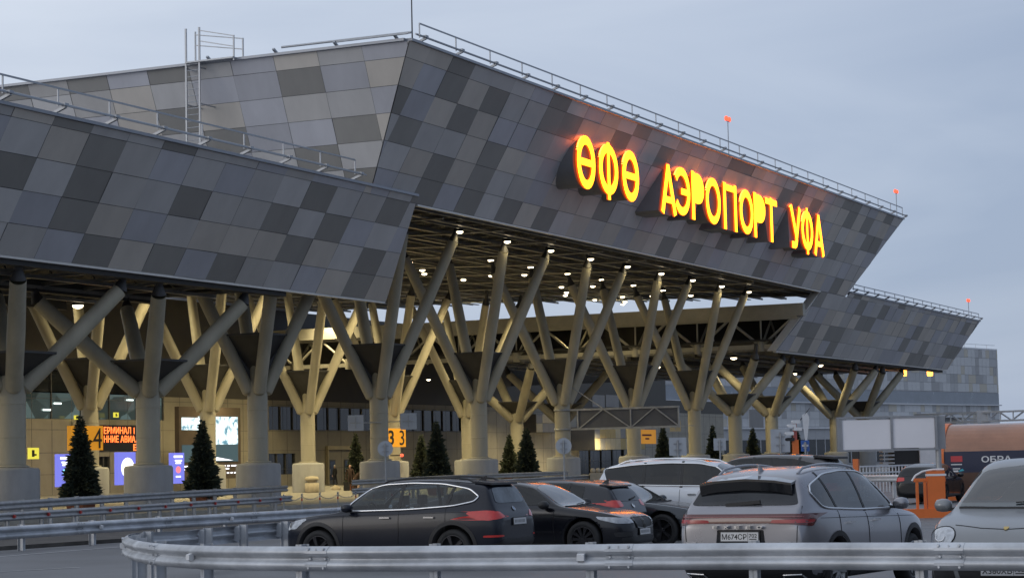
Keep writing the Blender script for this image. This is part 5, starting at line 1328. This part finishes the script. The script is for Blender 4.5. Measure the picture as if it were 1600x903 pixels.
# ---- 7 silver SUV seen from behind
SILV = paint('paint_silver', (.30, .30, .325), .6, .28)
p = ground(1146, 27.4)
SUV7 = dict(SUV, top=[(0, .43), (.008, .49), (.035, .55), (.10, .59), (.19, .625), (.26, .645), (.34, .81), (.415, .935), (.47, .975), (.55, .995), (.65, 1.0), (.78, .985), (.87, .96), (.915, .935), (.945, .83), (.967, .735), (.985, .70), (1, .62)], belt=[(0, .40), (.035, .50), (.1, .555), (.26, .605), (.5, .625), (.8, .665), (.93, .68), (.975, .655), (1, .55)],
            half=[(0, .60), (.012, .72), (.04, .85), (.10, .955), (.2, 1.0), (.8, 1.0), (.92, .975), (.97, .945), (.988, .905), (1, .86)])
c = make_car('silver SUV seen from behind, with a full width rear light bar', SUV7, 4.78, 1.9, 1.72, SILV, p + V((2.39 * cos(-.09), 2.39 * sin(-.09), 0)), -.09, None, clad=.36, wr=.37, chrome_line=.014, glass=GLASSK, rim=RIMS, spokes=8, mirrorm=SILV, rails=SILV, ro=.79)
X, hw, H = c['X'], c['hw'], c['H']; rear7 = c
add_patch(c, 'rear_window', CARGLASS, [[(-.745, 1.235), (.745, 1.235), (.62, 1.53), (-.62, 1.53)]], 'rear', round_=.1)
GB = mat('gloss_black', (.01, .01, .011), .12, 0, 0, coat=1)
mb = MB(); q, _ = hit(c['bvh'], 'top', X(.915), 0); ys = [-.64, -.4, 0, .4, .64]
for a, b in zip(ys, ys[1:]):
    za, zb_ = -.06 * (abs(a) / .64) ** 2, -.06 * (abs(b) / .64) ** 2
    mb.prism([q + V((.10, a * .96, .005 + za)), q + V((-.22, a, -.045 + za)), q + V((-.22, b, -.045 + zb_)), q + V((.10, b * .96, .005 + zb_))], (0, 0, .03))
    mb.prism([q + V((-.22, a, -.045 + za)), q + V((-.19, a, -.16 + za)), q + V((-.19, b, -.16 + zb_)), q + V((-.22, b, -.045 + zb_))], (.02, 0, 0))
mb.build('spoiler', GB, c['r'])
add_patch(c, 'light_bar', TAILD, [[(-.90, 1.01), (.90, 1.01), (.91, 1.125), (-.91, 1.125)]], 'rear', off=.010, round_=.05)
add_patch(c, 'light_bar', TAILD, [[(X(.915), 1.085), (X(.955), .965), (X(1.0), .99), (X(1.0), 1.125), (X(.95), 1.12)]], 'left', off=.012, sym=True)
add_trim(c, 'light_strip', mat('lamp_strip', (.36, .16, .16), .3, .2, 0), [[(-.88, 1.085), (.88, 1.085)]], 'rear', .006, .014)
add_patch(c, 'light_strip', mat('lamp_strip_red', (.35, .03, .035), .2, 0, 0, coat=.6), [[(.42, 1.015), (.9, 1.01), (.9, 1.055), (.45, 1.055)]], 'rear', off=.014, sym=True)
add_patch(c, 'bumper', BLACKP, [[(-.86, .28), (.86, .28), (.88, .46), (-.88, .46)]], 'rear', off=.012)
add_trim(c, 'exhaust_trim', CHROME, [[(.52, .30), (.80, .31), (.79, .38), (.55, .37)]], 'rear', .014, .02, True, sym=True)
add_trim(c, 'tailgate_gap', SEAM, [[(-.76, .62), (-.78, .98)], [(.76, .62), (.78, .98)], [(-.76, .62), (.76, .62)], [(-.80, 1.11), (-.79, 1.22)], [(.80, 1.11), (.79, 1.22)]], 'rear', .006, .001)
add_patch(c, 'plate_recess', GB, [[(-.34, .75), (.34, .75), (.32, .93), (-.32, .93)]], 'rear', off=.004, round_=.06)
add_plate(c, 'rear', 0, .842, 'М674СР', '702')
p0_, n0 = hit(c['bvh'], 'rear', 0, .96)
for i, ch in enumerate('EXEED'): text_obj('badge_letter', ch, V((p0_.x - .02, .36 - .155 * i, .945)), (0, -1, 0), (0, 0, 1), .07, .038, CHROME, c['r'], bold=.02, depth=.05)
for y in (.70, -.62): mb = MB(); q, _ = hit(c['bvh'], 'rear', y, .765); mb.bar(q + V((-.006, -.08, 0)), q + V((-.006, .08, 0)), .006, .028); mb.build('badge', CHROME, c['r'])
mb = MB(); q, _ = hit(c['bvh'], 'rear', .06, 1.26); mb.bar(q + V((-.03, .18, -.02)), q + V((-.03, -.3, .02)), .03, .045); mb.build('wiper', BLACKP, c['r'])
add_trim(c, 'crease', SEAM, [[(X(.12), .98), (X(.5), 1.02), (X(.9), 1.06)]], 'right', .004, -.001, sym=True)

# ---- 8 grey SUV facing us at the right edge
MACP = paint('paint_stone_grey', (.235, .245, .255), .25, .30)
p = ground(1553, 24.7)
MT = dict(SUV, top=[(0, .40), (.008, .465), (.03, .525), (.08, .575), (.16, .62), (.255, .66), (.34, .82), (.42, .945), (.47, .98), (.55, 1.0), (.65, .995), (.78, .95), (.88, .87), (.925, .82), (.95, .72), (.975, .60), (.988, .57), (1, .5)])
c = make_car('stone grey SUV facing the camera with a round cornered headlamp and crest', MT, 4.75, 2.0, 1.77, MACP, p + V((2.37, 0, 0)), pi, None, clad=.3, wr=.37, mirrorm=MACP)
X, hw = c['X'], c['hw']
def oval(cy, cz, ry, rz, sk=0, n=20): return [(cy + ry * cos(2 * pi * i / n) + sk * rz * sin(2 * pi * i / n), cz + rz * sin(2 * pi * i / n)) for i in range(n)]
add_patch(c, 'headlamp', HEADL, [oval(.765, .855, .18, .125, -.35)], 'front', off=.008, round_=0, sym=True)
add_trim(c, 'headlamp_surround', SEAM, [oval(.765, .855, .185, .13, -.35)], 'front', .008, .006, True, sym=True)
add_trim(c, 'headlamp_ring', WHITE, [[(.69, .875), (.71, .83), (.77, .82), (.81, .845), (.81, .885)]], 'front', .008, .014, sym=True)
add_patch(c, 'grille', BLACKP, [[(-.5, .36), (.5, .36), (.55, .55), (-.55, .55)]], 'front', off=.006)
add_patch(c, 'air_intake', BLACKP, [[(.55, .34), (.88, .36), (.86, .56), (.6, .55)]], 'front', off=.006, sym=True)
add_plate(c, 'front', 0, .49, 'Х380ХВ', '102')
mb = MB(); q, n_q = hit(c['bvh'], 'top', X(.045), 0); u = V((0, 1, 0)); v_ = n_q.cross(u).normalized()
if v_.x > 0: v_ = -v_
mb.prism([q + n_q * .004 + u * a + v_ * b for a, b in ((-.028, .04), (.028, .04), (.03, 0), (.018, -.03), (0, -.042), (-.018, -.03), (-.03, 0))], n_q * .008); mb.build('crest', mat('crest_gold', (.55, .40, .14), .3, .8, .2, 60), c['r'])
add_trim(c, 'hood_gap', SEAM, [[(X(.075), -.62), (X(.05), -.3), (X(.042), 0), (X(.05), .3), (X(.075), .62)]], 'top', .006, .001)
for s_ in (-.36, .36):                              # headrests seen through the windscreen would be inside; sun visor band on the glass
    pass

# ---- 9 far dark car behind the barrier gate
DARK9 = paint('paint_black_far', (.012, .013, .015), .2, .25)
p = ground(1424, 77)
c = make_car('small dark car half hidden behind the orange barrier gate', HATCH, 4.2, 1.75, 1.46, DARK9, p + V((2, 0, 0)), HEAD_S, None, wr=.32, fin=False, seats=False)
add_patch(c, 'tail_lamp', TAILR, [[(.46, .84), (.82, .80), (.84, .97), (.48, .96)]], 'rear', sym=True); add_patch(c, 'rear_window', CARGLASS, [[(-.6, 1.0), (.6, 1.0), (.5, 1.30), (-.5, 1.30)]], 'rear')

# ================================================================== PEOPLE
def skin_body(name, verts, edges, radii, m, parent, root=0, sub=2, place=None):
    me = bpy.data.meshes.new(name); me.from_pydata([tuple(v) for v in verts], edges, [])
    o = bpy.data.objects.new('tmp', me); COL.objects.link(o)
    bm = bmesh.new(); bm.from_mesh(me); ly = bm.verts.layers.skin.verify(); bm.verts.ensure_lookup_table()
    for v, r_ in zip(bm.verts, radii): v[ly].radius = (r_, r_) if not isinstance(r_, tuple) else r_
    bm.verts[root][ly].use_root = True; bm.to_mesh(me); bm.free()
    o.modifiers.new('k', 'SKIN'); md = o.modifiers.new('s', 'SUBSURF'); md.levels = sub; md.render_levels = sub
    bpy.context.view_layer.update(); dg = bpy.context.evaluated_depsgraph_get(); m2 = bpy.data.meshes.new_from_object(o.evaluated_get(dg)); bpy.data.objects.remove(o)
    m2.name = name; m2.materials.clear(); m2.materials.append(m)
    for p_ in m2.polygons: p_.use_smooth = True
    return link(name, m2, parent)
def head(r, c, rad, hairm, faceyaw=0):
    mb = MB(); prof = [(rad * .78 * sin(pi * i / 14) * (1 - .10 * cos(pi * i / 14)), -rad * 1.12 * cos(pi * i / 14)) for i in range(15)]; mb.lathe(prof, c, 16)
    f = V((cos(faceyaw), sin(faceyaw), 0)); s_ = V((-f.y, f.x, 0)); cc = V(c)
    mb.tube(cc + f * rad * .70, cc + f * rad * .98 - V((0, 0, rad * .22)), rad * .10, rad * .16, 6)
    for e in (-1, 1): mb.lathe([(0, -.02), (.018, 0), (0, .02)], cc + s_ * e * rad * .78, 8)
    b = mb.build('head', SKIN, r)
    mb = MB()
    for e in (-1, 1): mb.box(cc + f * rad * .73 + s_ * e * rad * .3 + V((0, 0, rad * .05)), (.02, .02, .014))
    mb.box(cc + f * rad * .74 - V((0, 0, rad * .52)), (.02, .045, .012)); mb.build('face_mark', mat('face_dark', (.08, .04, .03), .5, 0, 0), b)
    mb = MB(); mb.lathe([(rad * .86 * sin(pi * i / 14), rad * 1.16 * cos(pi * i / 14) + .005) for i in range(8)], cc - f * rad * .10, 16); mb.build('hair', hairm, r)
def hand(r, wrist, d, m=SKIN):
    d = V(d).normalized(); u = d.cross(V((0, 1, 0.1))).normalized(); verts = [V(wrist), V(wrist) + d * .05]; edges = [(0, 1)]; rad = [.026, .032]
    for k, (o, l) in enumerate(((-.03, .06), (-.01, .075), (.01, .07), (.03, .055))):
        b = V(wrist) + d * .085 + u * o; verts += [b, b + d * l + V((0, .01, 0))]; i = len(verts); edges += [(1, i - 2), (i - 2, i - 1)]; rad += [.012, .009]
    b = V(wrist) + d * .04 + u * .045; verts += [b, b + d * .045 + u * .012]; i = len(verts); edges += [(1, i - 2), (i - 2, i - 1)]; rad += [.013, .010]
    skin_body('hand', verts, edges, rad, m, r, 0, 1)
SUIT = mat('dark_suit', (.018, .018, .022), .8, 0, .2, 8); COAT = mat('brown_coat', (.05, .028, .022), .85, 0, .2, 8); HAIRG = mat('grey_hair', (.42, .41, .40), .7, 0, .1, 20); HAIRD = mat('dark_hair', (.02, .016, .013), .6, 0, .1, 20)
SHOE = mat('shoe_black', (.012, .012, .012), .4, 0, 0)
def standing(label, pos, rz, cloth, hairm, s=1.0, stride=.16):
    r = thing('person', label, 'person', pos, rz); 
    v = [(0, 0, .98), (0, 0, 1.18), (0, 0, 1.40), (0, 0, 1.50), (0, .19, 1.42), (.03, .26, 1.14), (.08, .27, .90), (0, -.19, 1.42), (-.03, -.26, 1.14), (.02, -.28, .90),
         (0, .10, .94), (stride * .5, .11, .52), (stride * .35, .11, .10), (0, -.10, .94), (-stride * .4, -.11, .52), (-stride * .9, -.11, .10)]
    e = [(0, 1), (1, 2), (2, 3), (2, 4), (4, 5), (5, 6), (2, 7), (7, 8), (8, 9), (0, 10), (10, 11), (11, 12), (0, 13), (13, 14), (14, 15)]
    rd = [(.15, .12), (.15, .12), (.17, .12), .07, .075, .055, .042, .075, .055, .042, .10, .075, .06, .10, .075, .06]
    skin_body('body', v, e, rd, cloth, r)
    head(r, (.02, 0, 1.63), .115, hairm, 0)
    mb = MB(); mb.tube((0, 0, 1.46), (.01, 0, 1.56), .055, .052, 10); mb.build('neck', SKIN, r)
    hand(r, (.085, .27, .88), (.1, 0, -1)); hand(r, (.025, -.28, .88), (.1, 0, -1))
    for x, y in ((stride * .35, .11), (-stride * .9, -.11)):
        mb = MB(); mb.lathe([(0, -.5), (.6, -.4), (1, 0), (.9, .6), (.4, 1), (0, 1.1)], n=12, axis='x'); mb.v = [(x + .03 + a * .11, y + b * .05, .05 + c_ * .05) for a, b, c_ in mb.v]; mb.build('shoe', SHOE, r)
    return r
def bending(label, pos, rz, cloth, hairm):
    r = thing('person', label, 'person', pos, rz)
    v = [(0, 0, .93), (.18, 0, 1.12), (.38, 0, 1.22), (.50, 0, 1.22), (.38, .18, 1.19), (.47, .22, .93), (.60, .20, .70), (.38, -.18, 1.19), (.45, -.22, .93), (.58, -.2, .70),
         (-.02, .10, .90), (.05, .11, .50), (-.03, .11, .10), (-.02, -.10, .90), (-.05, -.12, .50), (-.16, -.12, .10)]
    e = [(0, 1), (1, 2), (2, 3), (2, 4), (4, 5), (5, 6), (2, 7), (7, 8), (8, 9), (0, 10), (10, 11), (11, 12), (0, 13), (13, 14), (14, 15)]
    rd = [(.17, .15), (.16, .14), (.17, .13), .07, .08, .06, .045, .08, .06, .045, .11, .08, .06, .11, .08, .06]
    skin_body('body', v, e, rd, cloth, r)
    head(r, (.62, 0, 1.25), .115, hairm, 0)
    mb = MB(); mb.tube((.46, 0, 1.23), (.57, 0, 1.24), .055, .052, 10); mb.build('neck', SKIN, r)
    hand(r, (.605, .20, .69), (.2, 0, -1)); hand(r, (.585, -.2, .69), (.2, 0, -1))
    for x, y in ((-.03, .11), (-.16, -.12)):
        mb = MB(); mb.lathe([(0, -.5), (.6, -.4), (1, 0), (.9, .6), (.4, 1), (0, 1.1)], n=12, axis='x'); mb.v = [(x + .03 + a * .11, y + b * .05, .05 + c_ * .05) for a, b, c_ in mb.v]; mb.build('shoe', SHOE, r)
    return r
standing('person in a dark suit with grey hair standing by the terminal door', ground(518, 186, .1), YAW + 1.1, SUIT, HAIRG)
bending('person in a brown coat bending over luggage in front of the doors', ground(551, 143, .1), YAW - pi / 2, COAT, HAIRD)
standing('person in a dark brown coat standing left of the one bending over', ground(541.5, 145, .1), YAW + pi, COAT, HAIRD, stride=.05)
p = ground(558, 142, .1); r = thing('suitcase', 'pale upright suitcase in front of the bending person', 'suitcase', p, YAW); mb = MB(); mb.bx(-.13, .13, -.22, .22, .06, .72); mb.build('shell', mat('suitcase_pink', (.5, .36, .32), .5, 0, .05), r)
mb = MB(); mb.path([(0, -.1, .7), (0, -.1, .98), (0, .1, .98), (0, .1, .7)], .012, 6); mb.build('handle', BLACKP, r)
for y in (-.17, .17): mb = MB(); mb.lathe([(0, -.02), (.035, -.02), (.035, .02), (0, .02)], (0, y, .035), 10, axis='y'); mb.build('wheel', RUBBER, r)
p = ground(536, 141, .1); r = thing('suitcase', 'dark upright suitcase at the feet of the standing couple', 'suitcase', p, YAW); mb = MB(); mb.bx(-.12, .12, -.2, .2, .06, .62); mb.build('shell', SUIT, r)
mb = MB(); mb.path([(0, -.1, .6), (0, -.1, .9), (0, .1, .9), (0, .1, .6)], .012, 6); mb.build('handle', BLACKP, r)

# ================================================================== SKY, LIGHT, CAMERA
W = bpy.data.worlds.new('World'); SC.world = W; W.use_nodes = True; nt = W.node_tree; N, L = nt.nodes, nt.links
bg = N['Background']; bg.inputs['Strength'].default_value = .1
SUN_AZ = YAW + radians(118); SUN_EL = radians(16)       # low, veiled, behind the left shoulder side of the building
sd = V((cos(SUN_AZ) * cos(SUN_EL), sin(SUN_AZ) * cos(SUN_EL), sin(SUN_EL)))
sk = N.new('ShaderNodeTexSky'); sk.sky_type = 'NISHITA'; sk.sun_disc = False; sk.sun_elevation = SUN_EL; sk.sun_rotation = atan2(sd.x, sd.y); sk.air_density = 1; sk.dust_density = 2; sk.ozone_density = 2
tc = N.new('ShaderNodeTexCoord'); mp = N.new('ShaderNodeMapping'); mp.inputs['Scale'].default_value = (1, 1, 4.5); L.new(tc.outputs['Generated'], mp.inputs[0])
nz = N.new('ShaderNodeTexNoise'); nz.inputs['Scale'].default_value = 3.2; nz.inputs['Detail'].default_value = 5; nz.inputs['Roughness'].default_value = .5; nz.inputs['Distortion'].default_value = .6; L.new(mp.outputs[0], nz.inputs['Vector'])
sep = N.new('ShaderNodeSeparateXYZ'); L.new(tc.outputs['Generated'], sep.inputs[0])
# brightness of the cloud deck across the sky: lighter to the left, bluer and darker to the right
dot = N.new('ShaderNodeVectorMath'); dot.operation = 'DOT_PRODUCT'; dot.inputs[1].default_value = tuple(R0 * -1 + U0 * .35); L.new(tc.outputs['Generated'], dot.inputs[0])
mr = N.new('ShaderNodeMapRange'); mr.inputs[1].default_value = -.24; mr.inputs[2].default_value = .36; L.new(dot.outputs['Value'], mr.inputs[0])
ad = N.new('ShaderNodeMath'); ad.operation = 'MULTIPLY_ADD'; ad.inputs[1].default_value = 1.15; L.new(nz.outputs['Fac'], ad.inputs[0])
sb = N.new('ShaderNodeMath'); sb.operation = 'SUBTRACT'; sb.inputs[1].default_value = .57; L.new(mr.outputs[0], sb.inputs[0]); L.new(sb.outputs[0], ad.inputs[2])
cr = N.new('ShaderNodeValToRGB'); cr.color_ramp.elements[0].position = 0; cr.color_ramp.elements[0].color = (*[v * 1 for v in srgb(152, 166, 190)], 1); cr.color_ramp.elements[1].position = 1; cr.color_ramp.elements[1].color = (*srgb(205, 213, 226), 1); L.new(ad.outputs[0], cr.inputs[0])
sc_ = N.new('ShaderNodeVectorMath'); sc_.operation = 'SCALE'; sc_.inputs['Scale'].default_value = 10.2; L.new(cr.outputs[0], sc_.inputs[0])
mx = N.new('ShaderNodeMix'); mx.data_type = 'RGBA'; mx.inputs[0].default_value = .88; L.new(sk.outputs[0], mx.inputs[6]); L.new(sc_.outputs[0], mx.inputs[7]); 
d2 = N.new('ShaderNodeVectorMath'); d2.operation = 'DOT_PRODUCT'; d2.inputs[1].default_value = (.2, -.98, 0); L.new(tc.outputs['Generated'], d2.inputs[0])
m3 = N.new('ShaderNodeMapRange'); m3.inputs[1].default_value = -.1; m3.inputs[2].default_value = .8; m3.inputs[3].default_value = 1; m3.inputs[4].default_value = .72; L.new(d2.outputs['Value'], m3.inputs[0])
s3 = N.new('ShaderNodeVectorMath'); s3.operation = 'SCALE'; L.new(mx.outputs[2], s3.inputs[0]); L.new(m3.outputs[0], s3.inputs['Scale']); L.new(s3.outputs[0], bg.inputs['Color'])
sl = bpy.data.lights.new('sun', 'SUN'); sl.energy = .2; sl.angle = radians(25); sl.color = (1, .96, .92); so = bpy.data.objects.new('sun', sl); COL.objects.link(so); so.rotation_euler = (-sd).to_track_quat('-Z', 'Y').to_euler()

cd = bpy.data.cameras.new('camera'); cd.sensor_fit = 'HORIZONTAL'; cd.sensor_width = 36; cd.lens = 36 * FPX / 1600; cd.clip_start = .3; cd.clip_end = 6000
co = bpy.data.objects.new('camera', cd); COL.objects.link(co)
M = Matrix((RT, UP, -FW)).transposed().to_4x4(); M.translation = CAM; co.matrix_world = M
SC.camera = co
SC.view_settings.view_transform = 'Standard'; SC.view_settings.look = 'None'; SC.view_settings.gamma = 1; SC.view_settings.exposure = .26
SC.cycles.max_bounces = 7; SC.cycles.transparent_max_bounces = 10; SC.cycles.diffuse_bounces = 3; SC.cycles.glossy_bounces = 3; SC.cycles.caustics_reflective = False; SC.cycles.caustics_refractive = False
SC.cycles.use_denoising = True; SC.cycles.sample_clamp_indirect = 6
